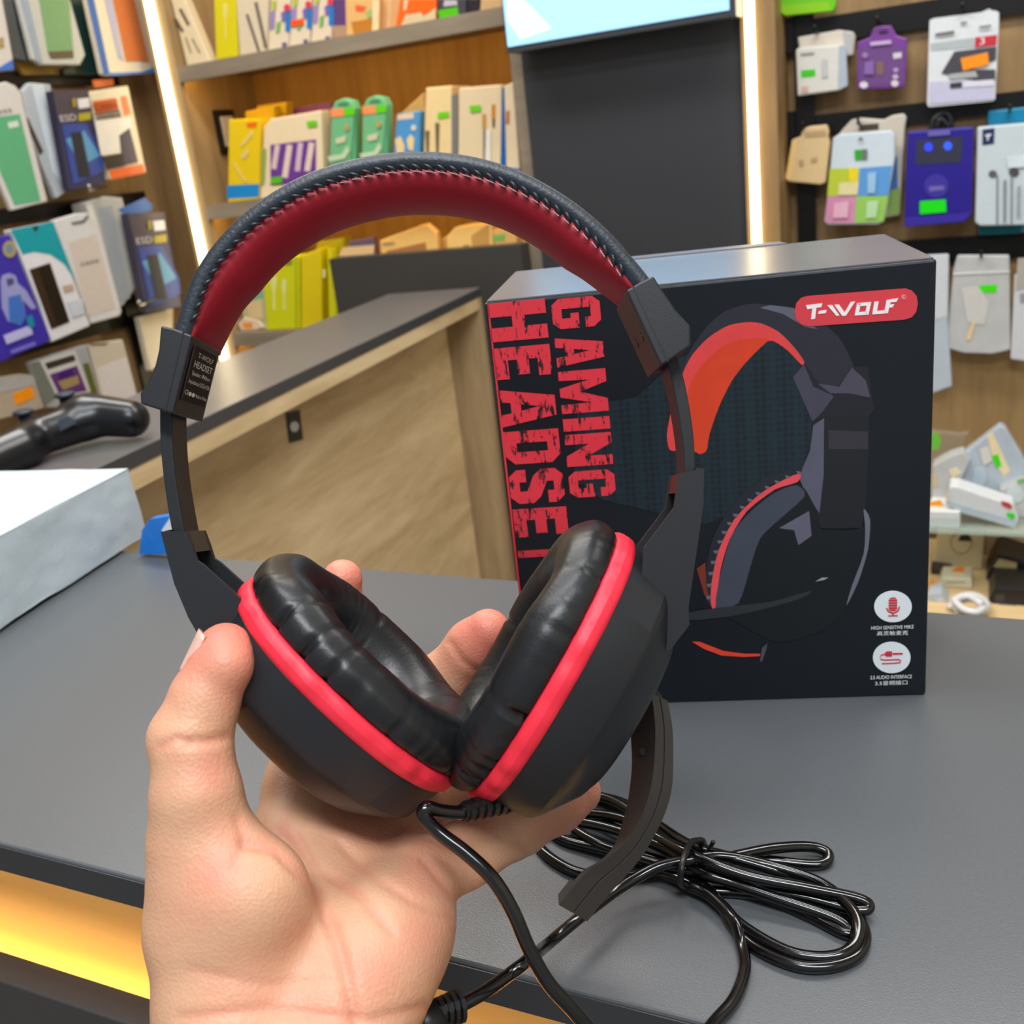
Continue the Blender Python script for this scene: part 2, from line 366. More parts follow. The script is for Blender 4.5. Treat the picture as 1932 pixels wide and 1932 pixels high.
def letters(word, ys, xl, xr, ymid):
    """letters running down the box front, tops to the right; extents read along the column"""
    (xa, ya), (xb, yb) = q7([(xl(ymid), ymid), (xr(ymid), ymid)]); u0 = uv(xa, ya)[0]; u1 = uv(xb, yb)[0]
    for ch, (a, b) in zip(word, ys):
        v0 = uv(*q7([((xl(a) + xr(a)) / 2, a)])[0])[1]; v1 = uv(*q7([((xl(b) + xr(b)) / 2, b)])[0])[1]
        vf = [prism([fpt(u0 + t * (u1 - u0), v0 + s * (v1 - v0), .0004) for s, t in poly], -bn * .0003) for poly in LET[ch]]
        obj('letter', *join_vf(vf), GR1, PB)
letters('GAMING', [(72, 268), (325, 515), (545, 820), (855, 935), (958, 1165), (1198, 1368)], lambda y: 455 + (y - 60) * .080, lambda y: 772 + (y - 60) * .066, 700)
letters('HEADSET', [(97, 348), (390, 595), (662, 905), (937, 1150), (1190, 1408), (1442, 1625), (1670, 1800)], lambda y: 33 + (y - 90) * .118, lambda y: 424 + (y - 90) * .082, 900)
# red left edge strip and white label corner
flat('edge_stripe', FP, [(919, 574), (922, 573), (984, 1130), (981, 1138)], RED, PB, .0004, .0003)
u0, v0 = uv(*CR(910, 540, 3.448)([(305, 1905)])[0])
obj('white_patch', *prism([fpt(u0 + x, v0 + y, .0004) for x, y in ((.002, 0), (.05, 0), (.05, .02), (0, .02), (0, .002))], -bn * .0003), pm((210, 225, 232), .4), PB)
# logo pill
u0, v0 = uv(*q8([(592, 190)])[0]); pts = []
L_ = q8([(650, 46), (1110, 10), (1140, 20), (1162, 45), (1168, 80), (1160, 120), (1140, 145), (1105, 156), (665, 187), (625, 180), (600, 155), (592, 120), (600, 80), (622, 55)])
pill = flat('logo_badge', FP, L_, pm((218, 62, 72), .4), PB, .0006, .0003)
LOGO = [[(645, 90), (722, 80), (717, 98), (694, 101), (688, 152), (669, 155), (675, 104), (652, 108)], [(706, 116), (742, 112), (738, 126), (702, 130)],
        [(745, 90), (768, 88), (802, 137), (788, 139)], [(778, 88), (800, 86), (826, 122), (855, 74), (875, 72), (832, 138), (815, 139)],
        [(884, 80), (902, 79), (893, 122), (936, 118), (932, 133), (873, 137)], [(884, 80), (950, 74), (938, 133), (922, 134), (929, 91), (898, 94)],
        [(965, 73), (985, 71), (977, 116), (1018, 113), (1012, 128), (955, 132)], [(1022, 66), (1077, 56), (1068, 73), (1040, 76), (1038, 86), (1058, 84), (1050, 99), (1034, 100), (1028, 126), (1010, 127)]]
flatmulti('logo_letters', FP, [q8(p) for p in LOGO], pm((245, 240, 240), .4), pill, .0009, .0003)
flatmulti('registered_mark', FP, [q8([(1103 + r * math.cos(a), 51 + r * math.sin(a)) for a in (t, t + .45) for r in ((11, 9) if a == t else (9, 11))]) for t in np.arange(0, 6.28, .39)], pm((240, 190, 190), .4), pill, .0009, .0003)
ptext('R', FP, q8([(1098, 57)])[0], q8([(1108, 56)])[0], 5, pm((240, 190, 190), .4), pill, .0008)
# printed picture of the headset
def pic(name, pts, rgb, off, rough=.4, mat=None):
    return flat(name, FP, q8(pts), mat or pm(rgb, rough, var=.12, scale=90), PB, off, .0002)
hx = pm((16, 38, 48), .4, var=.0).copy(); nt = hx.node_tree; vo = nt.nodes.new('ShaderNodeTexVoronoi'); vo.inputs['Scale'].default_value = 330; vo.inputs['Randomness'].default_value = .15
rp = nt.nodes.new('ShaderNodeValToRGB'); rp.color_ramp.elements[0].position = .25; rp.color_ramp.elements[0].color = (*s2l((13, 24, 32)), 1); rp.color_ramp.elements[1].position = .6; rp.color_ramp.elements[1].color = (*s2l((19, 40, 48)), 1)
tc = nt.nodes.new('ShaderNodeTexCoord'); nt.links.new(tc.outputs['Object'], vo.inputs['Vector']); nt.links.new(vo.outputs['Distance'], rp.inputs['Fac']); nt.links.new(rp.outputs['Color'], nt.nodes['Principled BSDF'].inputs['Base Color'])
pic('honeycomb_print', [(-420, 560), (-150, 520), (60, 330), (300, 250), (520, 240), (660, 420), (700, 640), (640, 860), (420, 930), (260, 1080), (180, 1110), (-300, 1000), (-440, 900)], None, .0003, mat=hx)
PKS = [('band_print', [(60, 395), (110, 290), (180, 190), (270, 115), (380, 82), (480, 88), (590, 102), (720, 170), (800, 240), (850, 330), (878, 430), (760, 520), (680, 480), (630, 355), (560, 260), (470, 195), (380, 170), (280, 185), (190, 240), (120, 320), (68, 410)], (40, 40, 50)),
 ('band_shine_print', [(480, 88), (590, 102), (600, 140), (700, 200), (640, 190), (540, 130), (430, 100)], (92, 96, 110)),
 ('band_cushion_print', [(68, 412), (115, 320), (190, 240), (280, 185), (370, 168), (440, 175), (520, 215), (590, 285), (636, 350), (625, 368), (560, 300), (490, 255), (440, 270), (380, 340), (300, 430), (240, 560), (190, 700), (176, 772), (60, 768), (10, 765), (-4, 700), (12, 600)], (224, 66, 66)),
 ('band_inside_print', [(95, 480), (150, 380), (240, 290), (340, 248), (470, 245), (440, 280), (370, 350), (300, 440), (240, 560), (195, 690), (178, 772), (128, 772), (100, 600)], (214, 62, 28)),
 ('slider_print', [(580, 420), (640, 358), (690, 430), (760, 500), (880, 372), (935, 374), (948, 480), (964, 575), (940, 605), (728, 612), (676, 638)], (28, 28, 36)),
 ('slider_facet_print', [(584, 425), (636, 365), (680, 470), (760, 505), (775, 515), (720, 590), (676, 632)], (66, 64, 80)),
 ('slider_top_print', [(700, 455), (760, 500), (850, 500), (945, 520), (925, 440), (860, 380), (800, 470)], (74, 70, 84)),
 ('arm_print', [(676, 640), (735, 612), (940, 605), (940, 760), (920, 1060), (905, 1130), (715, 1130), (690, 1060), (610, 900), (660, 770)], (24, 26, 32)),
 ('arm_side_print', [(680, 650), (730, 615), (728, 880), (708, 1060), (640, 960), (612, 890), (664, 770)], (86, 86, 104)),
 ('window_print', [(750, 672), (935, 680), (935, 762), (752, 760)], (50, 48, 56)),
 ('cup_print', [(215, 1500), (225, 1420), (300, 1150), (420, 1000), (610, 920), (700, 1060), (715, 1135), (905, 1130), (942, 1050), (950, 1180), (900, 1330), (830, 1500), (740, 1600), (600, 1650), (480, 1655)], (12, 18, 23)),
 ('ear_pad_print', [(176, 1460), (172, 1380), (205, 1190), (300, 1020), (440, 900), (600, 850), (622, 872), (480, 930), (340, 1050), (250, 1200), (215, 1360), (208, 1500)], (30, 34, 42)),
 ('piping_print', [(200, 1470), (205, 1380), (235, 1240), (310, 1090), (430, 970), (560, 895), (620, 875), (605, 915), (500, 950), (370, 1050), (290, 1180), (245, 1330), (222, 1505), (208, 1505)], (228, 76, 84)),
 ('cup_shine_print', [(225, 1500), (245, 1350), (300, 1160), (390, 1050), (500, 965), (600, 930), (640, 980), (520, 1090), (430, 1180), (380, 1330), (330, 1480)], (62, 68, 82)),
 ('cup_glint_print', [(520, 1130), (660, 1050), (672, 1165), (610, 1210), (590, 1140)], (96, 94, 112)),
 ('rim_glint_print', [(915, 1040), (945, 1090), (935, 1230), (890, 1380), (835, 1492), (860, 1400), (915, 1250), (922, 1130)], (104, 106, 118)),
 ('boom_print', [(100, 1525), (250, 1500), (480, 1475), (660, 1425), (640, 1450), (500, 1495), (300, 1540), (105, 1560)], (40, 46, 52)),
 ('knob_glint_print', [(690, 1380), (720, 1362), (750, 1362), (730, 1372)], (150, 152, 158)),
 ('red_arc_print', [(115, 1662), (150, 1662), (260, 1705), (360, 1718), (432, 1718), (430, 1728), (350, 1732), (250, 1725), (170, 1695)], (226, 66, 44)),
 ('red_glow_print', [(135, 1320), (175, 1290), (180, 1400), (200, 1480), (170, 1440)], (120, 46, 30)),
 ('cord_print', [(440, 1690), (465, 1668), (462, 1690), (440, 1755), (430, 1752)], (70, 74, 80))]
def smooth_closed(P, n=3):
    P = np.asarray(P, float); m = len(P); out = []
    for i in range(m):
        a, b, c, d = P[i - 1], P[i], P[(i + 1) % m], P[(i + 2) % m]
        for k in range(n):
            t = k / n; w = .38
            out.append(b * (2 * t ** 3 - 3 * t * t + 1) + c * (3 * t * t - 2 * t ** 3) + w * (c - a) * (t ** 3 - 2 * t * t + t) + w * (d - b) * (t ** 3 - t * t))
    return [tuple(q) for q in out]
PKS = [(n_, smooth_closed(p_) if n_ in ('band_print', 'band_cushion_print', 'band_inside_print', 'ear_pad_print', 'piping_print', 'cup_print', 'cup_shine_print', 'rim_glint_print', 'boom_print') else p_, c_) for n_, p_, c_ in PKS]
for k, (nm, pts, rgb) in enumerate(PKS): pic(nm, pts, rgb, .00032 + .00002 * k)
for k in range(16):                                     # stitched ruffles printed along the ear pad
    t = k / 15; a = (1 - t) ** 2; b2 = 2 * t * (1 - t); c2 = t * t
    x = a * 178 + b2 * 190 + c2 * 600; y = a * 1450 + b2 * 1010 + c2 * 862
    pic('ruffle_print', [(x, y), (x + 22, y - 4 + 10 * t), (x + 26, y + 8), (x + 6, y + 14)], (96, 102, 116), .00078)
# icons and captions
IW = pm((226, 234, 238), .4); IR = pm((206, 46, 60), .4)
for cy, kind in ((1497, 0), (1735, 1)):
    cx = 1052 if kind == 0 else 1046
    ic = flat('icon_disc', FP, q8(circle_px(cx, cy, 88, 73, 40)), IW, PB, .0007, .0003)
    if kind == 0:
        bars = [[(cx - 20, y), (cx + 20, y - 1), (cx + 20, y + 7), (cx - 20, y + 8)] for y in (1465, 1477, 1489, 1501)]
        bars += [[(cx - 17, 1461), (cx - 10, 1455), (cx + 10, 1454), (cx + 17, 1460)], [(cx - 18, 1512), (cx + 18, 1511), (cx + 8, 1518), (cx - 8, 1518)]]
        bars += [[(cx + r * math.cos(a), 1497 + 1.0 * r * math.sin(a)) for a, r in ((t, 33), (t + .3, 33), (t + .3, 27), (t, 27))] for t in np.arange(0, 2.85, .29)]
        bars += [[(cx - 3, 1528), (cx + 3, 1528), (cx + 3, 1540), (cx - 3, 1540)], [(cx - 22, 1538), (cx + 22, 1537), (cx + 22, 1542), (cx - 22, 1543)]]
    else:
        bars = [[(1015, 1712), (1025, 1706), (1048, 1706), (1048, 1730), (1025, 1731), (1015, 1726)], [(1050, 1714), (1098, 1713), (1098, 1721), (1050, 1722)]]
        pth = [(1015, 1719), (1000, 1722), (992, 1730), (994, 1742), (1010, 1746), (1080, 1744), (1090, 1750), (1085, 1758), (1060, 1761), (1000, 1763)]
        bars += [[(x0_, y0_ - 2), (x1_, y1_ - 2), (x1_, y1_ + 3), (x0_, y0_ + 3)] for (x0_, y0_), (x1_, y1_) in zip(pth[:-1], pth[1:])]
    flatmulti('icon_symbol', FP, [q8(b) for b in bars], IR, ic, .0010, .0002)
for s, a, b, h in (('HIGH SENSITIVE MIKE', (950, 1605), (1148, 1599), 7), ('高灵敏麦克', (977, 1631), (1122, 1627), 6.6), ('3.5 AUDIO INTERFACE', (946, 1837), (1140, 1831), 7), ('3.5音频接口', (968, 1864), (1119, 1859), 6.6)):
    ptext(s, FP, q8([a])[0], q8([b])[0], h, INKW, PB)

# ================================================================== headset (arch held parallel to the lens)
PLA = pm((27, 29, 33), .42, bump=.05, bscale=2500, spec=.45); PLB = pm((15, 15, 17), .4)
LEA = pm((33, 41, 50), .42, bump=.12, bscale=900, var=.1); LEA2 = pm((17, 19, 22), .38, bump=.05, bscale=900, var=.1)
REDC = pm((160, 12, 36), .5, bump=.04, bscale=1600); PIPE = pm((232, 40, 62), .5, bump=.05, bscale=900)
HS = thing('headset', cs(760, 1480, .335), 'black over-ear headset with red headband cushion and red-piped ear pads held in the hand', 'headset')
ZN = .318
seam = catmull([(356, 640), (362, 622), (395, 530), (450, 455), (520, 396), (600, 353), (700, 325), (790, 317), (880, 325), (965, 350), (1050, 396), (1120, 452), (1172, 510), (1198, 542), (1208, 558)], 8)
rings_b = []; rings_r = []
sc2 = np.array([cm(x, y, ZN) for x, y in seam])
T = np.gradient(sc2, axis=0); T /= np.linalg.norm(T, axis=1)[:, None]
Nn = np.stack([T[:, 1], -T[:, 0], 0 * T[:, 0]], 1)                         # points outward (up)
DW = 34.0
cum = np.concatenate([[0], np.cumsum(np.linalg.norm(np.diff(sc2, axis=0), axis=1))])
for i in range(len(sc2)):
    ed = min(cum[i], cum[-1] - cum[i]); tp_ = .22 + .78 * min(1, max(0, (ed - 2) / 24)) ** .8
    kb = [];
    for t in np.linspace(0, 1, 15):
        kb.append(sc2[i] + Nn[i] * (6.3 * max(np.sin(math.pi * t), 0) ** .2) + np.array([0, 0, DW * (.5 - .5 * math.cos(math.pi * t)) - 1.2 * math.sin(math.pi * min(1, 4 * t))]))
    for t in np.linspace(1, 0, 9)[1:-1]:
        kb.append(sc2[i] - Nn[i] * (1.2 * np.sin(math.pi * t) ** .5) + np.array([0, 0, DW * t]))
    rings_b.append(kb)
    kr = []
    for t in np.linspace(0, 1, 17):
        kr.append(sc2[i] - Nn[i] * (.2 + 8.6 * tp_ * np.sin(math.pi * t) ** .62) + np.array([0, 0, .3 + (DW - .6) * t]))
    for t in np.linspace(1, 0, 7)[1:-1]: kr.append(sc2[i] + Nn[i] * .3 + np.array([0, 0, .3 + (DW - .6) * t]))
    rings_r.append(kr)
S = np.array(rings_b); V, Fc = sweep_vf(S.reshape(-1, S.shape[1], 3)); band = obj('headband', c2w(V), Fc, LEA, HS, True)
S = np.array(rings_r); V, Fc = sweep_vf(S); tag(obj('headband_cushion', c2w(V), Fc, REDC, HS, True), 'dark red headband cushion')
# stitches along the seam
THR = pm((30, 36, 44), .42); THW = pm((190, 180, 180), .4)
arc = np.concatenate([[0], np.cumsum(np.linalg.norm(np.diff(sc2, axis=0), axis=1))])
for k, s in enumerate(np.arange(7, arc[-1] - 7, 3.9)):
    q = lambda ss: np.array([np.interp(ss, arc, sc2[:, j]) for j in range(3)])
    nn = np.array([np.interp(s, arc, Nn[:, j]) for j in range(3)])
    a = q(s - 1.75) + nn * .9 + [0, 0, -.7]; b = q(s + 1.75) - nn * .9 + [0, 0, .1]; m_ = (a + b) / 2 + [0, 0, -.9]
    V, Fc = tube_vf(catmull([a, m_, b], 4), [.15, .4, .5, .54, .54, .54, .5, .36, .15], 6)
    st_ = obj('stitch', c2w(V), Fc, THR, band, True)
    if 16 < k < 60:
        V, Fc = tube_vf([q(s - 1.2) - nn * 1.0 + [0, 0, -.35], q(s + 1.2) - nn * 1.3 + [0, 0, -.4]], .15, 5); obj('stitch', c2w(V), Fc, THW, band)
def dprism(pts, Z, depth, shift=(0, 0)):
    P = np.array([cm(x, y, Z) for x, y in pts]); V, Fc = prism(P, (0, 0, depth)); V[len(P):] += np.array([shift[0], shift[1], 0]); return c2w(V), Fc
# slider housings
hl = obj('slider_housing', *dprism([(303, 614), (330, 620), (363, 633), (326, 781), (310, 776), (265, 762), (264, 742), (281, 716), (292, 690), (299, 660)], .312, 30), PLA, HS); bevel_mod(hl, .0006)
obj('seam_line', *dprism([(345, 624), (348, 625), (313, 777), (310, 776)], .3119, .2), PLB, hl)
hr = obj('slider_housing', *dprism([(1181, 548), (1206, 533), (1233, 520), (1252, 551), (1276, 586), (1303, 615), (1303, 653), (1260, 682), (1247, 690)], .312, 30), PLA, HS); bevel_mod(hr, .0006)
obj('seam_line', *dprism([(1193, 541), (1196, 539), (1262, 681), (1259, 683)], .3119, .2), PLB, hr)
# label on the inner face of the left housing
a_ = c2w(cm(363, 633, .312)); b_ = c2w(cm(326, 781, .312)); ax_z = MX @ np.array([0, 0, 1.]); dn_ = (b_ - a_) / np.linalg.norm(b_ - a_)
ln = np.cross(dn_, ax_z); ln = ln if (ln @ (MX @ np.array([1., 0, 0]))) > 0 else -ln; ln /= np.linalg.norm(ln)
Llen = np.linalg.norm(b_ - a_)
def lp(s, d, o=.0003): return a_ + dn_ * (s * Llen) + ax_z * (d * .030) + ln * o
def rring(r): return [(.5 + (.5 - r) * 0, 0)]
lb = obj('label', *prism([lp(.12, .10), lp(.09, .16), lp(.09, .84), lp(.12, .90), lp(.78, .90), lp(.81, .84), lp(.81, .16), lp(.78, .10)], -ln * .0002), pm((8, 8, 9), .5, spec=.2), hl)
lb2 = obj('label_border', *join_vf([prism([lp(.09, .1, .0005), lp(.095, .1, .0005), lp(.095, .9, .0005), lp(.09, .9, .0005)], -ln * .0001), prism([lp(.805, .1, .0005), lp(.81, .1, .0005), lp(.81, .9, .0005), lp(.805, .9, .0005)], -ln * .0001), prism([lp(.09, .1, .0005), lp(.81, .1, .0005), lp(.81, .11, .0005), lp(.09, .11, .0005)], -ln * .0001)]), pm((70, 66, 66), .4), hl)
for s, row, d0, d1, h in (('T-WOLF', .225, .28, .80, .0016), ('HEADSET', .355, .22, .84, .0021), ('Speaker: Φ40mm', .455, .22, .84, .0013), ('Impedance:32Ω±15%', .565, .18, .88, .0013), ('CE', .715, .14, .26, .0014), ('Made in China', .715, .50, .88, .0011)):
    text(s, lp(row, d0, .0005), lp(row, d1, .0005), -dn_, h * 1.05, INKW, hl)
for d0 in (.32, .43):
    obj('mark', *prism([lp(.695 + .028 * math.sin(t), d0 + .045 * math.cos(t), .0005) for t in np.linspace(0, 6.28, 11)[:-1]], -ln * .0001), INKW, hl)
# screw holes on the right housing
ra_ = c2w(cm(1181, 548, .312)); rb_ = c2w(cm(1247, 690, .312)); rd = (rb_ - ra_) / np.linalg.norm(rb_ - ra_); rl = np.linalg.norm(rb_ - ra_)
rn = np.cross(rd, ax_z); rn = rn if rn @ (MX @ np.array([-1., 0, 0])) > 0 else -rn; rn /= np.linalg.norm(rn)
for dd in (.3, .72):
    obj('screw_hole', *prism([ra_ + rd * (rl * .55 + .0017 * math.sin(t)) + ax_z * (.03 * dd + .0022 * math.cos(t)) + rn * .0002 for t in np.linspace(0, 6.28, 15)[:-1]], -rn * .0004), pm((4, 4, 5), .3), hr)
# slider arms: thin curved strips
def arm(outer, inner, Z, depth, zoff=0):
    O = catmull(outer, 6); I = catmull(inner, 6)
    S = []
    for (x, y), (x2, y2) in zip(O, I):
        p = cm(x, y, Z); q_ = cm(x2, y2, Z); S.append([p, q_, q_ + [0, 0, depth], p + [0, 0, depth]])
    V, Fc = sweep_vf(S); o = obj('slider_arm', c2w(V), Fc, PLA, HS); bevel_mod(o, .0004); return o
arm([(301, 765), (302, 830), (308, 900), (319, 975), (332, 1040)], [(324, 765), (325, 830), (331, 900), (343, 975), (356, 1040)], .322, 15)
arm([(1278, 668), (1294, 730), (1306, 800), (1311, 860), (1310, 930)], [(1256, 675), (1271, 735), (1283, 800), (1290, 860), (1291, 930)], .322, 15)
# yokes: hollow channels from arm to cup
def yoke(near, Z, depth, outer_idx, wall, bar):
    P = np.array([cm(x, y, Z) for x, y in near])
    parts = [prism(P, (0, 0, 2.2)), prism(P + [0, 0, depth - 2.2], (0, 0, 2.2))]
    for i, j in outer_idx:
        a, b = P[i], P[j]; t = (b - a) / np.linalg.norm(b - a); n_ = np.array([-t[1], t[0], 0]) * wall
        parts.append(prism([a + [0, 0, 2.0], b + [0, 0, 2.0], b + n_ + [0, 0, 2.0], a + n_ + [0, 0, 2.0]], (0, 0, depth - 4)))
    V, Fc = join_vf(parts); y = obj('yoke', c2w(V), Fc, PLA, HS)
    i, j = bar
    return y
yl = yoke([(303, 1003), (352, 1003), (362, 1030), (371, 1058), (383, 1066), (452, 1128), (480, 1240), (440, 1300), (397, 1238), (355, 1165), (328, 1100)], .316, 20, [(0, 10), (10, 9), (9, 8), (8, 7)], -2.2, (0, 1))
V, Fc = prism([cm(340, 1003, .3165), cm(353, 1003, .3165), cm(366, 1042, .3165), cm(352, 1042, .3165)], (0, 0, 19)); obj('cross_bar', c2w(V), Fc, pm((44, 34, 30), .3), yl)
yr = yoke([(1329, 883), (1282, 893), (1272, 958), (1215, 1034), (1205, 1150), (1240, 1240), (1268, 1222), (1301, 1179), (1299, 1146), (1327, 954)], .316, 20, [(0, 9), (9, 8), (8, 7), (7, 6)], 2.2, (0, 1))
V, Fc = prism([cm(1296, 891, .3165), cm(1283, 894, .3165), cm(1277, 930, .3165), cm(1291, 928, .3165)], (0, 0, 19)); obj('cross_bar', c2w(V), Fc, pm((64, 26, 26), .35), yr)

# ear cups
def ear_cup(c, n, m, a, b, side, seed):
    n = A3(n) / np.linalg.norm(n); m = A3(m) - n * (A3(m) @ n); m /= np.linalg.norm(m); l = np.cross(n, m); c = A3(c)
    rng = np.random.RandomState(seed); NT = 224
    th = np.linspace(0, 2 * math.pi, NT, endpoint=False)
    ex = 2.25
    cx_ = np.sign(np.cos(th)) * np.abs(np.cos(th)) ** (2 / ex); cy_ = np.sign(np.sin(th)) * np.abs(np.sin(th)) ** (2 / ex)
    def ring(h, s, da=0., hv=0.):
        return c + np.outer(cx_ * (a * s + da), m) + np.outer(cy_ * (b * s + da), l) + np.outer(np.ones(NT) * h + hv, n)
    def loft(rows):
        S = np.array(rows); k = len(rows); V = S.reshape(-1, 3)
        Fc = [(i * NT + j, i * NT + (j + 1) % NT, (i + 1) * NT + (j + 1) % NT, (i + 1) * NT + j) for i in range(k - 1) for j in range(NT)]
        return V, Fc
    rows = [ring(-26.5, .02), ring(-26.5, .55), ring(-26, .60), ring(-24.5, .66), ring(-24, .69), ring(-15.5, .91), ring(-14.8, .925), ring(-13, .95), ring(0, .985), ring(1.5, .97), ring(1.5, .3)]
    V, Fc = loft(rows); cup = obj('ear_cup', c2w(V), Fc, PLA, HS, True)
    md = cup.modifiers.new('es', 'EDGE_SPLIT'); md.split_angle = math.radians(24)
    # red piping
    wob = sum(rng.uniform(-.35, .35) * np.sin(k * th + rng.uniform(0, 6.28)) for k in (7, 11, 16, 23, 31))
    rows = []
    for t in np.linspace(0, 2 * math.pi, 13):
        rows.append(ring(3.6 + 3.7 * math.sin(t), .955, 1.9 * math.cos(t) + .9 + wob * .6 * max(math.cos(t), 0)))
    V, Fc = loft(rows); tag(obj('piping', c2w(V), Fc, PIPE, cup, True), 'bright red piping')
    # cushion
    rows = []; NP = 44
    wr_ph = [(k, rng.uniform(0, 6.28), rng.uniform(.5, 1)) for k in (19, 27, 38, 51, 66)]; env = np.clip(.45 + sum(rng.uniform(.3, .6) * np.sin(k * th + rng.uniform(0, 6.28)) for k in (2, 3, 5)), .38, 1.3)
    big = [(k, rng.uniform(0, 6.28), rng.uniform(.4, 1)) for k in (2, 3, 5, 7)]
    fold = sum(w * np.sin(k * th + p) for k, p, w in wr_ph) / 1.9; fold = -np.clip(fold, 0, 2) ** 1.5 * env
    lump = sum(w * np.sin(k * th + p) for k, p, w in big) / 2
    mid = [(.93, 6.3), (.99, 7.5), (1.015, 10.5), (1.01, 14.5), (.965, 17.5), (.88, 20.6), (.76, 21.3), (.64, 19.5), (.55, 16), (.49, 12), (.45, 7), (.44, 3), (.43, 1.6), (.02, 1.5)]
    mid = catmull(np.array(mid), 4)
    for i, (s, h) in enumerate(mid):
        u = i / (len(mid) - 1)
        wgt = max(0, 1 - abs(h - 9.5) / 8.0) * (1 if s > .86 else .25)
        rows.append(ring(h, s, 2.1 * wgt * fold * (1 if s > .75 else -.3) + .5 * lump * min(1, h / 14) * (s > .45), hv=(.8 * lump + .3 * fold * (s > .6)) * min(1, max(h - 6, 0) / 12) * (s > .47)))
    V, Fc = loft(rows); obj('ear_cushion', c2w(V), Fc, LEA2, cup, True)
    rows = [ring(3.2, .03), ring(3.2, .46)]; V, Fc = loft(rows); obj('speaker_cloth', c2w(V), Fc, pm((10, 8, 10), .9), cup)
    rows = [ring(5.5 + .35 * math.sin(t), .455, .35 * math.cos(t)) for t in np.linspace(0, 6.28, 7)]
    V, Fc = loft(rows); obj('inner_seam', c2w(V), Fc, pm((34, 34, 38), .4), cup)
    return cup
cupL = ear_cup(cm(650, 1298, .338), (.69, -.72, -.02), (.73, .68, .05), 47, 39, -1, 3)
cupR = ear_cup(cm(1056, 1264, .338), (-.86, -.50, -.04), (.496, -.868, 0), 49, 39, 1, 11)
# microphone boom
q6 = CR(780, 1280, 2.147)
eA = catmull(q6([(1030, 90), (1050, 200), (1053, 350), (1045, 460), (1010, 570), (940, 700), (870, 790), (800, 865), (705, 985)]), 6)
eB = catmull(q6([(965, 60), (980, 200), (975, 350), (960, 450), (925, 560), (862, 660), (782, 730), (695, 790), (588, 918)]), 6)
eC = catmull(q6([(880, 130), (880, 230), (884, 350), (872, 470), (850, 570), (815, 670), (760, 735), (680, 785), (590, 900)]), 6)
S = []
for k, (A_, B_, C_) in enumerate(zip(eA, eB, eC)):
    u = k / (len(eA) - 1); za = .342; zb = .336; zc = .350 - .006 * u
    a, b, c_ = cm(*A_, za), cm(*B_, zb), cm(*C_, zc)
    g = (a + b) / 2; w = (a - b) / np.linalg.norm(a - b)
    if u > .92: c_ = b + (c_ - b) * .3 + np.array([0, 0, 8.])
    if np.linalg.norm(c_ - b) < 6: c_ = c_ + np.array([0, 0, 7.])
    d = a + (c_ - b) * .9
    S.append([a, g + w * .35, g + np.array([0, 0, .7]), g - w * .35, b, c_, d])
V, Fc = sweep_vf(S); mic = obj('microphone_boom', c2w(V), Fc, pm((56, 52, 49), .38, spec=.5), HS); bevel_mod(mic, .0004)
# pivot stub joining the boom to the cup
V, Fc = tube_vf([cm(1195, 1290, .352), cm(1228, 1330, .349)], 5, 16); obj('boom_pivot', c2w(V), Fc, PLA, HS, True)
V, Fc = tube_vf([cm(*q6([(932, 295)])[0], .3435), cm(*q6([(930, 296)])[0], .3415)], 1.2, 12); obj('vent', c2w(V), Fc, pm((6, 6, 6), .2), mic)

# ================================================================== hand
def skin_mat():
    m = bpy.data.materials.new('skin'); m.use_nodes = True; nt = m.node_tree; b = nt.nodes['Principled BSDF']
    at = nt.nodes.new('ShaderNodeAttribute'); at.attribute_name = 'red'
    tc = nt.nodes.new('ShaderNodeTexCoord')
    n = nt.nodes.new('ShaderNodeTexNoise'); n.inputs['Scale'].default_value = 55; n.inputs['Detail'].default_value = 4
    nt.links.new(tc.outputs['Object'], n.inputs['Vector'])
    ma = nt.nodes.new('ShaderNodeMath'); ma.operation = 'MULTIPLY_ADD'; ma.inputs[1].default_value = .9; ma.inputs[2].default_value = -.42
    nt.links.new(n.outputs['Fac'], ma.inputs[0])
    ad = nt.nodes.new('ShaderNodeMath'); ad.operation = 'ADD'; ad.use_clamp = True
    nt.links.new(ma.outputs[0], ad.inputs[0]); nt.links.new(at.outputs['Fac'], ad.inputs[1])
    mx = nt.nodes.new('ShaderNodeMix'); mx.data_type = 'RGBA'
    mx.inputs[6].default_value = (*s2l((204, 157, 125)), 1); mx.inputs[7].default_value = (*s2l((212, 120, 102)), 1)
    nt.links.new(ad.outputs[0], mx.inputs[0]); nt.links.new(mx.outputs[2], b.inputs['Base Color'])
    b.inputs['Roughness'].default_value = .5; b.inputs['Subsurface Weight'].default_value = .25; b.inputs['Subsurface Radius'].default_value = (.005, .0022, .0012); b.inputs['Subsurface Scale'].default_value = 1
    v = nt.nodes.new('ShaderNodeTexVoronoi'); v.inputs['Scale'].default_value = 900; nt.links.new(tc.outputs['Object'], v.inputs['Vector'])
    n2 = nt.nodes.new('ShaderNodeTexNoise'); n2.inputs['Scale'].default_value = 260; n2.inputs['Detail'].default_value = 5; nt.links.new(tc.outputs['Object'], n2.inputs['Vector'])
    a2 = nt.nodes.new('ShaderNodeMath'); a2.operation = 'ADD'; nt.links.new(v.outputs['Distance'], a2.inputs[0]); nt.links.new(n2.outputs['Fac'], a2.inputs[1])
    bp = nt.nodes.new('ShaderNodeBump'); bp.inputs['Strength'].default_value = .16; bp.inputs['Distance'].default_value = .001
    nt.links.new(a2.outputs[0], bp.inputs['Height']); nt.links.new(bp.outputs['Normal'], b.inputs['Normal'])
    return m
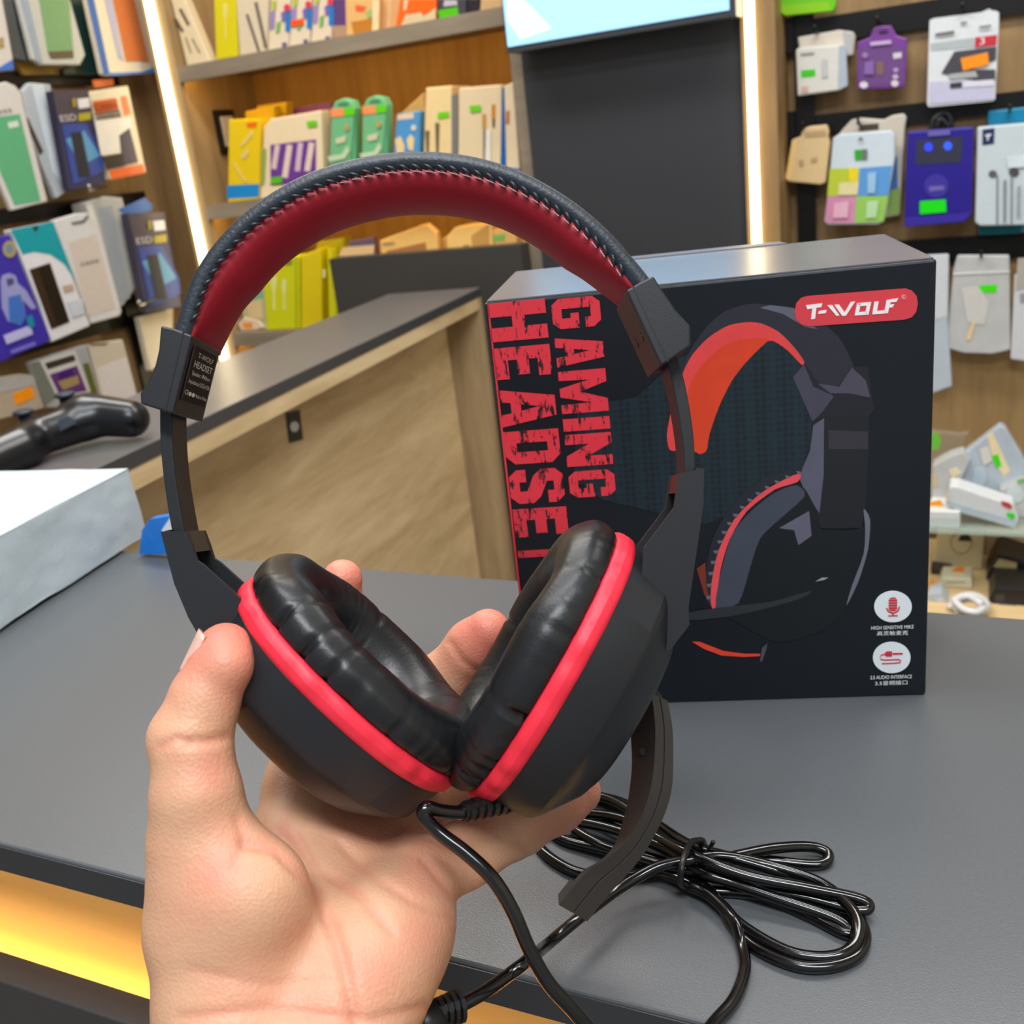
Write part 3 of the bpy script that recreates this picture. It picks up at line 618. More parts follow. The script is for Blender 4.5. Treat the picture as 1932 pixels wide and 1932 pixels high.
# joints (pixel, distance, radius mm)
PALM = [[(470, 2060, .290, 23), (448, 1900, .298, 23), (405, 1740, .302, 19.5), (378, 1590, .302, 14.5)],      # thenar side
        [(600, 2060, .290, 23), (640, 1900, .303, 23), (745, 1740, .322, 18.5), (795, 1660, .334, 13)],         # little finger side
        [(560, 2000, .300, 22), (575, 1800, .318, 19), (640, 1620, .342, 14)],
        [(520, 1800, .322, 17), (548, 1600, .345, 14), (560, 1490, .360, 11.5)],
        [(600, 1780, .322, 17), (660, 1500, .365, 11.5)],
        [(680, 1760, .325, 16), (750, 1560, .358, 11.5)]]
FING = {'thumb': [(385, 1640, .300, 14), (371, 1500, .299, 12.3), (362, 1405, .301, 10.8), (386, 1320, .304, 9.6), (418, 1250, .307, 8.8), (427, 1222, .308, 7.4)],
        'index': [(560, 1490, .360, 11.2), (570, 1350, .386, 10), (600, 1230, .402, 9.2), (638, 1140, .402, 8.6), (646, 1093, .398, 7.9)],
        'middle': [(660, 1500, .365, 11.2), (742, 1385, .392, 10.2), (830, 1285, .396, 9.8), (890, 1218, .390, 9.2), (921, 1190, .386, 8.4)],
        'ring': [(750, 1560, .358, 11), (860, 1475, .384, 10), (965, 1400, .394, 9.5), (1040, 1345, .394, 8.5)],
        'little': [(795, 1660, .336, 12), (880, 1610, .350, 10.8), (975, 1560, .362, 10), (1050, 1520, .370, 9.2), (1092, 1494, .374, 8.2)]}
lo = np.array([-128., 8, 205]); hi = np.array([42., 262, 416]); hst = 1.25
gx = [np.arange(lo[i], hi[i], hst) for i in range(3)]
G = np.stack(np.meshgrid(*gx, indexing='ij'), -1)
D = np.full(G.shape[:3], 60.)
def blend(pts, k):
    for j, (a, b) in enumerate(zip(pts[:-1], pts[1:])):
        A_, B_ = cm(*a[:3]), cm(*b[:3]); r = max(a[3], b[3]) + 14
        i0 = np.clip(((np.minimum(A_, B_) - r - lo) / hst).astype(int), 0, None); i1 = ((np.maximum(A_, B_) + r - lo) / hst).astype(int) + 2
        sl = tuple(slice(x, y) for x, y in zip(i0, i1))
        D[sl] = smin(D[sl], cone_d(G[sl], A_, B_, a[3], b[3]), k if j == 0 else min(k, 5))
for c_ in PALM: blend(c_, 9)
blend([(530, 2060, .292, 25), (500, 2250, .270, 27), (470, 2560, .245, 30), (440, 2900, .225, 33)], 9)
blend([(600, 2060, .292, 24), (590, 2250, .272, 26), (580, 2560, .247, 29), (570, 2900, .228, 33)], 9)
for nm in ('index', 'middle', 'ring', 'little'): blend(FING[nm], 4.5)
blend(FING['thumb'], 6.5)
# bulges: thumb knuckle, thumb pad, heel of the palm
for (p, r, k) in (((330, 1385, .301), 6.5, 6), ((433, 1255, .302), 6.0, 5), ((480, 1690, .295), 16, 14), ((720, 1800, .308), 15, 14)):
    D = smin(D, np.linalg.norm(G - cm(*p), axis=-1) - r, k)
for ax_ in range(3):
    for e_ in (0, -1):
        ix = [slice(None)] * 3; ix[ax_] = e_; D[tuple(ix)] = np.maximum(D[tuple(ix)], .5)
V, Q = surface_nets(D, lo, hst)
ok = np.isin(np.arange(len(V)), Q.ravel())
# normals for crease displacement
gr = np.gradient(D, hst); ii = np.clip(np.rint((V - lo) / hst).astype(int), 0, np.array(D.shape) - 1)
NV = np.stack([g[ii[:, 0], ii[:, 1], ii[:, 2]] for g in gr], 1); NV /= np.linalg.norm(NV, axis=1)[:, None] + 1e-9
PXY = V[:, :2] / V[:, 2:] * F + 966
front = np.clip(-NV[:, 2] * 2 + .2, 0, 1)
def seg_dist(P, poly):
    d = np.full(len(P), 1e9)
    for a, b in zip(poly[:-1], poly[1:]):
        a, b = A3(a), A3(b); ab = b - a; t = np.clip(((P - a) @ ab) / (ab @ ab), 0, 1); d = np.minimum(d, np.linalg.norm(P - a - t[:, None] * ab, axis=1))
    return d
CREASE = [([(462, 1590), (520, 1600), (580, 1660), (630, 1750), (655, 1850), (675, 1940)], 11, 1.7), ([(535, 1560), (600, 1640), (680, 1690), (740, 1760)], 9, .9),
          ([(560, 1570), (600, 1660), (622, 1760)], 8, .7), ([(640, 1590), (700, 1650), (780, 1700), (850, 1730)], 9, .9),
          ([(350, 1400), (390, 1398), (432, 1390)], 9, 1.3), ([(448, 1545), (462, 1590), (440, 1640)], 10, .7), ([(300, 1410), (335, 1392)], 7, .8),
          ([(848, 1212), (872, 1248), (902, 1268)], 6, .9), ([(800, 1620), (840, 1665), (868, 1705)], 10, 1.4), ([(955, 1545), (985, 1595), (1000, 1630)], 7, .6),
          ([(1040, 1520), (1060, 1560)], 6, .5), ([(360, 1830), (500, 1860), (640, 1850)], 10, .5), ([(340, 1920), (500, 1905), (700, 1925), (800, 1900)], 10, .8)]
ds = np.zeros(len(V))
for poly, w, a in CREASE: ds += a * np.exp(-(seg_dist(PXY, poly) / w) ** 2)
V = V - NV * (ds * front)[:, None]
red = np.zeros(len(V))
for nm, pts in FING.items():
    tip = cm(*pts[-1][:3]); red = np.maximum(red, (1.0 if nm != 'little' else .6) * np.exp(-(np.linalg.norm(V - tip, axis=1) / 17) ** 2))
for (x, y, s_, a_r) in ((400, 1460, 55, .35), (410, 1640, 60, .4), (700, 1560, 80, .35), (800, 1640, 70, .3), (560, 1900, 110, .25), (800, 1750, 60, .3), (690, 1830, 90, .2)):
    red = np.maximum(red, 1.25 * a_r * np.exp(-(np.linalg.norm(PXY - A3((x, y)), axis=1) / s_) ** 2))
for poly, w, a in CREASE: red = np.maximum(red, .36 * min(1, a) * np.exp(-(seg_dist(PXY, poly) / (w * 1.4)) ** 2))
HAND = obj('hand', c2w(V), Q, skin_mat(), None, True)
tag(HAND, 'bare left hand with open palm reaching up from below and holding the headset', 'hand')
at_ = HAND.data.attributes.new('red', 'FLOAT', 'POINT'); at_.data.foreach_set('value', red.astype(np.float32))
md = HAND.modifiers.new('smooth', 'SMOOTH'); md.factor = .5; md.iterations = 2
# thumb nail
pa, pb_ = cm(392, 1300, .3055), cm(422, 1228, .3078); ax = (pb_ - pa) / np.linalg.norm(pb_ - pa)
sd = np.array([-.86, -.36, .1]); sd -= ax * (sd @ ax); sd /= np.linalg.norm(sd); bk = np.cross(ax, sd); bk = bk if bk[2] > 0 else -bk
S = []
for i in range(9):
    t = i / 8; row = []
    for j in range(9):
        u = -1.05 + 1.55 * j / 8; r = 10.0 - .6 * t - .35 * (1 - math.sin(math.pi * (j / 8))) ** 2; tt = 2.0 + 12.5 * t + (1.3 * math.sin(math.pi * j / 8) if i == 8 else 0)
        row.append(pa + ax * tt + (sd * math.cos(u) + bk * math.sin(u)) * r)
    S.append(row)
S = np.array(S); S2 = S * 1.0; c0 = pa
V1 = S.reshape(-1, 3); V2 = (S - (S - (pa + ax * ((S - pa) @ ax)[..., None])) * .06).reshape(-1, 3)
nq = [(i * 9 + j, i * 9 + j + 1, (i + 1) * 9 + j + 1, (i + 1) * 9 + j) for i in range(8) for j in range(8)]
rim = [i for i in range(9)] + [i * 9 + 8 for i in range(1, 9)] + [72 + j for j in range(7, -1, -1)] + [i * 9 for i in range(7, 0, -1)]
Fq = nq + [tuple(k + 81 for k in f[::-1]) for f in nq] + [(rim[k], rim[(k + 1) % len(rim)], rim[(k + 1) % len(rim)] + 81, rim[k] + 81) for k in range(len(rim))]
obj('thumb_nail', c2w(np.vstack([V1, V2])), Fq, pm((214, 168, 152), .25, var=.05), HAND, True)

# ================================================================== headset cable
CBL = pm((8, 8, 9), .16, spec=.6)
def strain(p0, p1, r, par, n=6):
    p0, p1 = A3(p0), A3(p1); parts = []
    for k in range(n):
        a = p0 + (p1 - p0) * (k / n); b = p0 + (p1 - p0) * ((k + .62) / n); parts.append(tube_vf([a, b], r * (1.0 - .05 * k), 12))
    parts.append(tube_vf([p0, p1], r * .66, 10)); return obj('strain_relief', *join_vf(parts), PLB, par)
hang = [(930, 1512, .322), (905, 1522, .318), (868, 1533, .314), (830, 1530, .311), (806, 1524, .309), (800, 1540, .308), (830, 1572, .307), (880, 1610, .305), (930, 1658, .303), (968, 1720, .302), (998, 1790, .302), (1035, 1855, .303), (1080, 1905, .305), (1130, 1960, .308), (1190, 2010, .315), (1250, 2020, .325)]
tab = PZ(1.0025)
def tp(x, y, h=0.): return PZ(1.0022 + h).at(x, y)
W1 = [cs(*p) for p in hang]
q6b = lambda x, y, h=0.: tp(*q6([(x, y)])[0], h)
up_ = [tp(1300, 1990, .004), tp(1345, 1932, .001), tp(1385, 1885, 0)]
loops = [q6b(1342, 1180, 0), q6b(1330, 1080, 0), q6b(1300, 980, .003), q6b(1230, 900, .002), q6b(1150, 850, .003), q6b(1000, 790, .001), q6b(850, 800, 0), q6b(680, 790, 0), q6b(560, 730, 0), q6b(500, 660, 0), q6b(530, 600, .002), q6b(640, 580, .004), q6b(800, 610, .006), q6b(1000, 680, .008), q6b(1120, 740, .009), q6b(1250, 730, .008), q6b(1450, 690, .006), q6b(1600, 682, .003), q6b(1675, 705, .001), q6b(1670, 745, 0), q6b(1600, 755, 0), q6b(1400, 735, .001), q6b(1200, 735, .002),
         q6b(1050, 700, .004), q6b(900, 640, .003), q6b(760, 580, .002), q6b(700, 520, 0), q6b(760, 485, 0), q6b(860, 510, .002), q6b(1000, 600, .004), q6b(1130, 680, .010), q6b(1300, 730, .010), q6b(1500, 790, .006), q6b(1680, 860, .002), q6b(1790, 950, 0), q6b(1830, 1040, 0), q6b(1800, 1120, 0), q6b(1700, 1165, 0), q6b(1560, 1165, 0), q6b(1400, 1100, 0), q6b(1300, 1010, 0), q6b(1240, 910, .001), q6b(1160, 830, .002),
         q6b(1000, 740, .001), q6b(800, 690, .003), q6b(680, 630, .003), q6b(640, 585, .002), q6b(700, 550, .004), q6b(850, 570, .008), q6b(1000, 650, .010), q6b(1140, 720, .013), q6b(1350, 800, .010), q6b(1600, 850, .008), q6b(1790, 890, .005), q6b(1845, 920, .003), q6b(1800, 940, .002), q6b(1600, 890, .003), q6b(1350, 840, .004), q6b(1150, 790, .005), q6b(950, 740, .004), q6b(750, 690, .001), q6b(600, 650, 0), q6b(560, 590, 0), q6b(640, 500, 0), q6b(760, 480, .003), q6b(900, 550, .006),
         q6b(1130, 760, .008), q6b(1300, 830, .006), q6b(1500, 900, .004), q6b(1700, 970, .002), q6b(1775, 1025, 0), q6b(1740, 1030, 0), q6b(1600, 960, 0), q6b(1400, 880, 0), q6b(1200, 860, 0), q6b(1110, 840, .002), q6b(1200, 880, .003), q6b(1330, 1000, .002), q6b(1500, 1100, .001), q6b(1640, 1130, .001), q6b(1750, 1110, .002), q6b(1800, 1040, .003), q6b(1780, 940, .005), q6b(1650, 830, .006), q6b(1450, 760, .008), q6b(1250, 720, .011), q6b(1120, 735, .012),
         q6b(1000, 760, .011), q6b(900, 810, .009), q6b(820, 860, .008), q6b(740, 920, .009), q6b(660, 980, .010), q6b(540, 1080, .012)]
tail = [cs(*q6([(480, 1130)])[0], .333), cs(*q6([(380, 1205)])[0], .326), cs(*q6([(280, 1275)])[0], .320), cs(*q6([(190, 1325)])[0], .316)]
cpath = catmull(W1 + up_ + loops + tail, 7)
cable = obj('cable', *tube_vf(cpath, .00222, 12), CBL, HS, True)
strain(cs(958, 1508, .326), cs(872, 1533, .314), .0044, cable)
strain(tail[-1], cs(822, 1912, .312), .0052, cable, 4)
V, Fc = tube_vf([cs(826, 1908, .3125), cs(780, 1950, .308)], .0068, 14); obj('splitter', V, Fc, PLB, cable, True)
# twist tie around the bundle
cc = q6b(1105, 775, .008); t1 = q6b(1165, 660, .010); t2 = q6b(1090, 835, .001)
ring_ = [q6b(1165, 655, .014), q6b(1125, 665, .017), q6b(1098, 720, .019), q6b(1085, 780, .017), q6b(1085, 830, .010), q6b(1110, 842, .002), q6b(1150, 810, 0), q6b(1175, 720, .002), q6b(1175, 665, .010), q6b(1165, 655, .014)]
tie = obj('twist_tie', *tube_vf(catmull(ring_, 5), .0013, 8), PLB, cable, True)
obj('tie_end', *tube_vf([q6b(1165, 660, .012), q6b(1200, 690, .013), q6b(1216, 660, .017)], .0009, 6), PLB, cable)

# ================================================================== merchandise helpers
def pack(name, label, cat, group, plane, poly, th, rgb, decos=(), rough=.4, off=0., alpha=1.0, texts=(), mat=None, zmin=None):
    """a flat package whose front face lies in `plane`; decos: (part name, polygon, colour)"""
    pl = Pl(plane.p + plane.n * off, plane.n)
    P = [pl.at(x, y) for x, y in poly]
    if zmin is not None:                 # stand it on its shelf
        zz = np.array([p[2] for p in P])
        if zz.min() > zmin + .003:
            for i in np.argsort(zz)[:2]: P[i][2] = zmin
        for p in P: p[2] = max(p[2], zmin + .0004)
    c = np.mean(P, 0); zb = min(p[2] for p in P)
    base = (c[0], c[1], zb)
    t = thing(name, base, label, cat, group)
    body = obj('package', *prism(P, -pl.n * th), mat or pm(rgb, rough, alpha=alpha, var=.05), t)
    if th > .006: bevel_mod(body, min(.003, th / 4))
    for k, dd in enumerate(decos):
        nm, pl_, col = dd[:3]
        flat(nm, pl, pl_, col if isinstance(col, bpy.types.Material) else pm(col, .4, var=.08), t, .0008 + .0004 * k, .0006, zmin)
    for s, a, b, h, col in texts: ptext(s, pl, a, b, h, pm(col, .5, var=0), t, .0010 + .0004 * len(decos))
    return t
def rect(x0, y0, x1, y1, dy=0): return [(x0, y0), (x1, y0 + dy), (x1, y1 + dy), (x0, y1)]
def hook(plane, x, y, out, par=None):
    """chrome peg from the rail to just in front of a package"""
    pass
c1 = CR(0, 0, 4.025); c2 = CR(0, 400, 3.865); ca = CR(0, 0, 6.44)

# ------------------------------------------------------------------ left wall: phone cases and glass protectors on pegs
LX = lambda x=-2.045: PX(x)
for zt, zb in ((1.578, 1.548), (1.284, 1.25), (.985, .955)):
    box('rail', (-2.0899, 1.2, zb), (-2.075, 2.2, zt), BLKMET, wl)
y0_ = PX(-2.08).at(230, 581)[1]
box('post', (-2.0749, y0_, .3), (-2.068, y0_ + .045, 1.03), BLKMET, wl)
G1 = 'phone accessories hanging on the left wall'
DN = (50, 52, 88)
pack('case_package', 'white phone case package with a blue bottom corner, far left of top row', 'package', G1, LX(-2.02), ca([(-30, -20), (30, -20), (160, 700), (170, 850), (-30, 870)]), .012, (205, 198, 190), [('blue_corner', ca([(-25, 830), (90, 760), (155, 720), (168, 845), (-25, 860)]), (62, 108, 196)), ('tan_mark', ca([(-20, 460), (45, 455), (55, 570), (-20, 590)]), (160, 140, 96))])
pack('case_package', 'dark grey phone case seen edge-on beside the green one in the top row', 'package', G1, LX(-2.035), ca([(45, -20), (215, -20), (400, 720), (330, 745), (180, 720)]), .02, (72, 78, 76), [('black_edge', ca([(150, -20), (215, -20), (400, 715), (330, 740), (230, 400)]), (20, 22, 30))])
pack('case_package', 'clear package holding a pale green phone case, top row', 'package', G1, LX(-2.02), ca([(220, -20), (850, -20), (1040, 670), (975, 790), (500, 790), (400, 720)]), .014, (190, 190, 182), [('green_case', ca([(470, -20), (840, -20), (890, 610), (580, 630)]), (120, 160, 110)), ('brown_strip', ca([(580, 632), (890, 612), (895, 705), (620, 715)]), (96, 84, 60)), ('silver_edge', ca([(240, -20), (340, -20), (520, 760), (440, 730)]), (150, 162, 176))])
pack('case_package', 'dark green slim box behind the pale green case, top row', 'package', G1, LX(-2.05), ca([(850, -20), (1060, -20), (1180, 700), (1180, 910), (770, 910), (755, 830), (990, 780), (1030, 660)]), .02, (12, 48, 44))
pack('case_package', 'blue and white package showing an orange phone case next to the light strip', 'package', G1, LX(-2.01), ca([(1050, -20), (1740, -20), (1885, 860), (1870, 890), (1300, 920), (1250, 900)]), .016, (214, 202, 178), [('blue_spine', ca([(1052, -20), (1140, -20), (1335, 905), (1262, 915)]), (0, 84, 164)), ('blue_base', ca([(1335, 885), (1720, 872), (1890, 815), (1895, 880), (1340, 918)]), (66, 126, 206)), ('orange_case', ca([(1370, -20), (1630, -20), (1810, 740), (1530, 745)]), (204, 116, 64)), ('lilac_edge', ca([(1270, -20), (1360, -20), (1500, 740), (1440, 700)]), (172, 170, 196))])
pack('case_package', 'mustard cardboard package tucked under the top row of cases', 'package', G1, LX(-2.06), ca([(180, 730), (400, 720), (760, 800), (780, 910), (300, 915)]), .015, (160, 124, 50))
pack('case_package', 'white package with a large mint green case at the left edge, second row', 'package', G1, LX(-2.0), c1([(-40, 640), (50, 620), (120, 650), (165, 720), (180, 800), (365, 1530), (90, 1600), (-40, 1300)]), .014, (206, 202, 196), [('green_case', c1([(-30, 890), (150, 865), (310, 1525), (110, 1560), (-30, 1230)]), (92, 168, 122)), ('white_tag', c1([(58, 930), (135, 915), (145, 960), (70, 975)]), (205, 215, 205))], texts=[('ess', c1([(-20, 868)])[0], c1([(95, 848)])[0], 12, (120, 118, 112))])
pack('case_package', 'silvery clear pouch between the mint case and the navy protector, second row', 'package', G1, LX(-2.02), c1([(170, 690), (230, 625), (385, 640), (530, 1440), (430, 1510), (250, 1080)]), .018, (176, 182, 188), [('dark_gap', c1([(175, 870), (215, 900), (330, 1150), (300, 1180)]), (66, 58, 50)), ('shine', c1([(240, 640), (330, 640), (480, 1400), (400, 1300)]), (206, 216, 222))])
def navy(label, f, x0=-2.0):
    p = pack('screen_protector', label, 'package', G1, LX(x0), f([(395, 690), (680, 680), (800, 1400), (520, 1450)]), .016, DN,
      [('grey_header', f([(400, 690), (680, 680), (705, 920), (450, 940)]), (74, 66, 76)), ('spine', f([(345, 700), (398, 690), (523, 1448), (480, 1440)]), (24, 26, 60)),
       ('blue_glow', f([(470, 945), (650, 935), (780, 1180), (790, 1300), (560, 1400)]), (52, 74, 150)), ('ice_glow', f([(500, 1060), (640, 990), (760, 1180), (620, 1260)]), (88, 150, 190)), ('phone', f([(535, 1010), (620, 1000), (690, 1340), (600, 1350)]), (38, 40, 52)),
       ('yellow_mark', f([(595, 865), (690, 850), (692, 905), (600, 920)]), (170, 156, 40)), ('white_sticker', f([(590, 750), (675, 742), (685, 815), (600, 825)]), (220, 216, 220)), ('gold_dot', f([(548, 750), (580, 745), (585, 810), (555, 815)]), (150, 136, 40))],
      texts=[('ESD', f([(465, 925)])[0], f([(585, 912)])[0], 13, (200, 196, 200))])
    return p
navy('navy glass protector package with yellow mark, second row beside the orange one', c1)
def c2n(pts): return [(x + 144 + (y - 280) * .02, y + 231) for x, y in c1(pts)]
navy('navy glass protector package with yellow mark, third row beside the light strip', c2n, -1.985)
pack('screen_protector', 'white and orange screen protector package hanging nearest the light strip, second row', 'package', G1, LX(-1.995), c1([(680, 695), (975, 650), (1100, 1250), (1115, 1310), (840, 1365), (790, 1190)]), .02, (222, 206, 176), [
    ('orange_header', c1([(700, 770), (885, 742), (905, 830), (725, 860)]), (196, 84, 24)), ('dark_band', c1([(716, 862), (906, 832), (922, 885), (735, 912)]), (80, 66, 58)), ('orange_strip', c1([(915, 735), (960, 725), (995, 860), (945, 880)]), (220, 120, 66)),
    ('white_panel', c1([(720, 920), (990, 885), (1020, 1150), (770, 1180)]), (226, 220, 208)), ('phone', c1([(905, 1030), (985, 970), (1050, 1230), (930, 1260)]), (66, 58, 76)), ('black_base', c1([(780, 1190), (930, 1165), (950, 1260), (810, 1290)]), (44, 40, 38)), ('orange_base', c1([(830, 1295), (1085, 1245), (1105, 1310), (850, 1365)]), (222, 96, 34))],
    texts=[('SCREEN', c1([(712, 845)])[0], c1([(890, 818)])[0], 13, (110, 40, 16)), ('PROTECTOR', c1([(728, 900)])[0], c1([(905, 872)])[0], 7, (190, 178, 168))])
pack('screen_protector', 'orange header card peeking over the orange and white screen protector package', 'package', G1, LX(-2.03), c1([(705, 610), (860, 595), (865, 650), (720, 665)]), .004, (210, 96, 20))
pack('phone_case_box', 'violet box with a pale astronaut figure and gold emblem, third row left edge', 'box', G1, LX(-1.96), c2([(-40, 190), (75, 165), (375, 930), (340, 955), (-40, 1115)]), .03, (58, 44, 160), [
    ('astronaut_print', c2([(5, 500), (20, 460), (70, 445), (115, 465), (130, 520), (190, 570), (265, 700), (230, 710), (165, 640), (190, 760), (150, 830), (60, 800), (15, 700)]), (150, 150, 200)), ('visor_print', c2([(45, 490), (95, 480), (105, 520), (60, 545)]), (70, 74, 120)), ('blue_glow', c2([(60, 620), (150, 600), (190, 760), (150, 830), (70, 800)]), (60, 110, 190)),
    ('emblem', c2(circle_px(70, 270, 50, 62, 20)), (164, 150, 96)), ('emblem_centre', c2(circle_px(70, 268, 26, 32, 14)), (110, 130, 160)), ('title_block', c2([(25, 900), (225, 825), (240, 890), (50, 965)]), (186, 182, 226)), ('title_line', c2([(75, 1010), (255, 945), (262, 970), (85, 1035)]), (120, 110, 200)), ('teal_patch', c2([(190, 770), (235, 750), (255, 830), (215, 850)]), (24, 130, 160))])
pack('phone_case_box', 'teal and white package showing a black phone, third row', 'box', G1, LX(-1.97), c2([(75, 130), (385, 70), (660, 830), (380, 950), (300, 700)]), .025, (222, 220, 224), [
    ('teal_header', c2([(78, 130), (385, 70), (550, 500), (470, 380), (370, 310), (250, 290), (165, 310)]), (0, 152, 164)), ('hang_hole', c2([(235, 110), (275, 102), (280, 125), (255, 145)]), (30, 40, 40)), ('phone', c2([(215, 420), (365, 370), (510, 800), (375, 855)]), (52, 34, 22)), ('phone_screen', c2([(280, 410), (360, 385), (500, 790), (420, 820)]), (24, 16, 12)), ('orange_text', c2([(455, 540), (530, 525), (540, 565), (470, 585)]), (190, 160, 140)), ('icon_block', c2([(490, 660), (600, 630), (620, 740), (530, 770)]), (196, 204, 214))])
pack('case_package', 'white rounded package with beige panel and hook slot, third row', 'package', G1, LX(-1.985), c2([(390, 60), (560, 10), (640, 5), (700, 60), (730, 130), (890, 730), (870, 760), (670, 815)]), .016, (212, 210, 210), [('beige_panel', c2([(500, 220), (700, 160), (845, 700), (640, 760)]), (206, 194, 184)), ('hook_slot', c2([(520, 75), (600, 60), (640, 20), (650, 35), (615, 80), (530, 95)]), (110, 110, 110))], texts=[('case', c2([(592, 395)])[0], c2([(725, 365)])[0], 11, (120, 112, 108))])
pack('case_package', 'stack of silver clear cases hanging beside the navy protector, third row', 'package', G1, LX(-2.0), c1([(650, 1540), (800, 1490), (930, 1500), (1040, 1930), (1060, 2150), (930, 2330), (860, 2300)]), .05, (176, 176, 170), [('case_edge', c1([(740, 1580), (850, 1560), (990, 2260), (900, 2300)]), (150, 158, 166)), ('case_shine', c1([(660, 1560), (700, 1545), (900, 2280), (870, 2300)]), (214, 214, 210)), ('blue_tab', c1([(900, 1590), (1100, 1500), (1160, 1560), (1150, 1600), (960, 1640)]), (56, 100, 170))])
for nm, p0, p1 in (('row two', (700, 1408), (775, 1412)),):
    pass
for lab, A_, B_ in (('chrome peg hook sticking out below the second row', PX(-2.07).at(200, 352), PX(-1.94).at(168, 358)), ('chrome peg hook sticking out below the third row', PX(-2.07).at(334, 547), PX(-1.93).at(262, 576))):
    tag(obj('peg_hook', *tube_vf([A_, B_, B_ + A3((.004, 0, .012))], .004, 8), CHROME, None, True), lab, 'hook', 'peg hooks on the left wall')
c6 = CR(0, 640, 5.855)
pack('accessory_pouch', 'clear pouch with an orange price sticker, bottom row left edge', 'pouch', G1, LX(-1.98), c6([(-40, 420), (230, 380), (380, 400), (500, 760), (-40, 900)]), .012, (176, 160, 138), [('pouch_header', c6([(-35, 430), (360, 400), (395, 500), (-35, 600)]), (176, 170, 164)), ('orange_sticker', c6([(140, 610), (345, 520), (390, 640), (180, 730)]), (248, 146, 10))])
pack('case_package', 'grey framed package with a purple and gold picture, bottom row', 'package', G1, LX(-1.975), c6([(340, 250), (960, 60), (1100, 610), (760, 760), (520, 760)]), .02, (158, 158, 158), [('side_panel', c6([(345, 260), (440, 240), (620, 640), (500, 740)]), (112, 116, 104)), ('white_frame', c6([(440, 240), (830, 130), (1010, 580), (640, 650)]), (200, 196, 192)), ('black_window', c6([(495, 265), (815, 170), (840, 235), (530, 335)]), (52, 48, 40)), ('purple_picture', c6([(550, 390), (850, 290), (960, 570), (660, 620)]), (92, 50, 110)), ('gold_picture', c6([(640, 470), (860, 400), (880, 490), (700, 560)]), (156, 134, 84)), ('dark_purple', c6([(650, 370), (800, 325), (820, 390), (660, 440)]), (66, 24, 104)), ('olive_side', c6([(920, 270), (980, 260), (1080, 600), (1010, 600)]), (92, 96, 30))])
pack('case_package', 'white box in a clear sleeve at the right end of the bottom row', 'package', G1, LX(-1.985), c6([(980, 60), (1360, 0), (1540, 700), (1150, 720)]), .02, (200, 188, 168), [('white_box', c6([(1070, 320), (1400, 190), (1530, 690), (1150, 700)]), (214, 206, 202)), ('sleeve_hole', c6([(990, 55), (1150, 40), (1210, 30), (1160, 65), (1000, 70)]), (110, 96, 72))])
pack('case_package', 'cream package hanging past the black post, bottom row', 'package', G1, LX(-2.03), [(262, 598), (328, 580), (326, 640), (300, 690), (285, 700)], .02, (222, 210, 186))

# ------------------------------------------------------------------ items on the wall shelves
G2 = 'boxed cables and earphones on the wall shelves'
c3 = CR(300, 0, 4.83); c4 = CR(650, 0, 4.83)
U = PY(2.225)
def sit(poly, ztop, plane=U):            # drop the lower edge of a traced front onto the shelf
    return poly
def spack(name, label, plane, poly, th, rgb, decos=(), texts=(), cat='box', rough=.45):
    zm = plane.at(*poly[0])[2]; zm = 1.5652 if zm > 1.57 else 1.2302 if zm > 1.24 else .8952
    return pack(name, label, cat, G2, plane, poly, th, rgb, decos, rough, texts=texts, zmin=zm)
def line(a, b, w): 
    (xa, ya), (xb, yb) = a, b; l = math.hypot(xb - xa, yb - ya); nx_, ny_ = -(yb - ya) / l * w / 2, (xb - xa) / l * w / 2
    return [(xa + nx_, ya + ny_), (xb + nx_, yb + ny_), (xb - nx_, yb - ny_), (xa - nx_, ya - ny_)]
spack('cable_box', 'white cable box leaning over at the left end of the upper shelf', U, c3([(105, -20), (225, -20), (470, 565), (255, 605)]), .03, (228, 208, 170), [('cable_print', c3(line((190, 80), (270, 230), 26)), (92, 74, 54)), ('cable_print', c3(line((145, 170), (215, 290), 26)), (92, 74, 54)), ('cable_print', c3(line((240, 340), (290, 480), 14)), (150, 130, 96)), ('cable_print', c3(line((300, 350), (370, 480), 14)), (150, 130, 96))])
spack('cable_box', 'bright yellow cable box with a white plug print on the upper shelf', U, c3([(498, -20), (700, -20), (722, 530), (520, 548)]), .04, (214, 200, 10), [('plug_print', c3([(580, 30), (625, 30), (625, 120), (610, 190), (612, 360), (600, 360), (598, 190), (582, 120)]), (224, 210, 110))])
spack('cable_box', 'white box printed with two dark braided cables on the upper shelf', U, c3([(702, -20), (1000, -20), (985, 480), (735, 515)]), .04, (214, 198, 170), [('cable_print', c3(line((800, 130), (910, 470), 26)), (110, 98, 86)), ('cable_print', c3(line((880, 20), (975, 440), 30)), (110, 98, 86))])
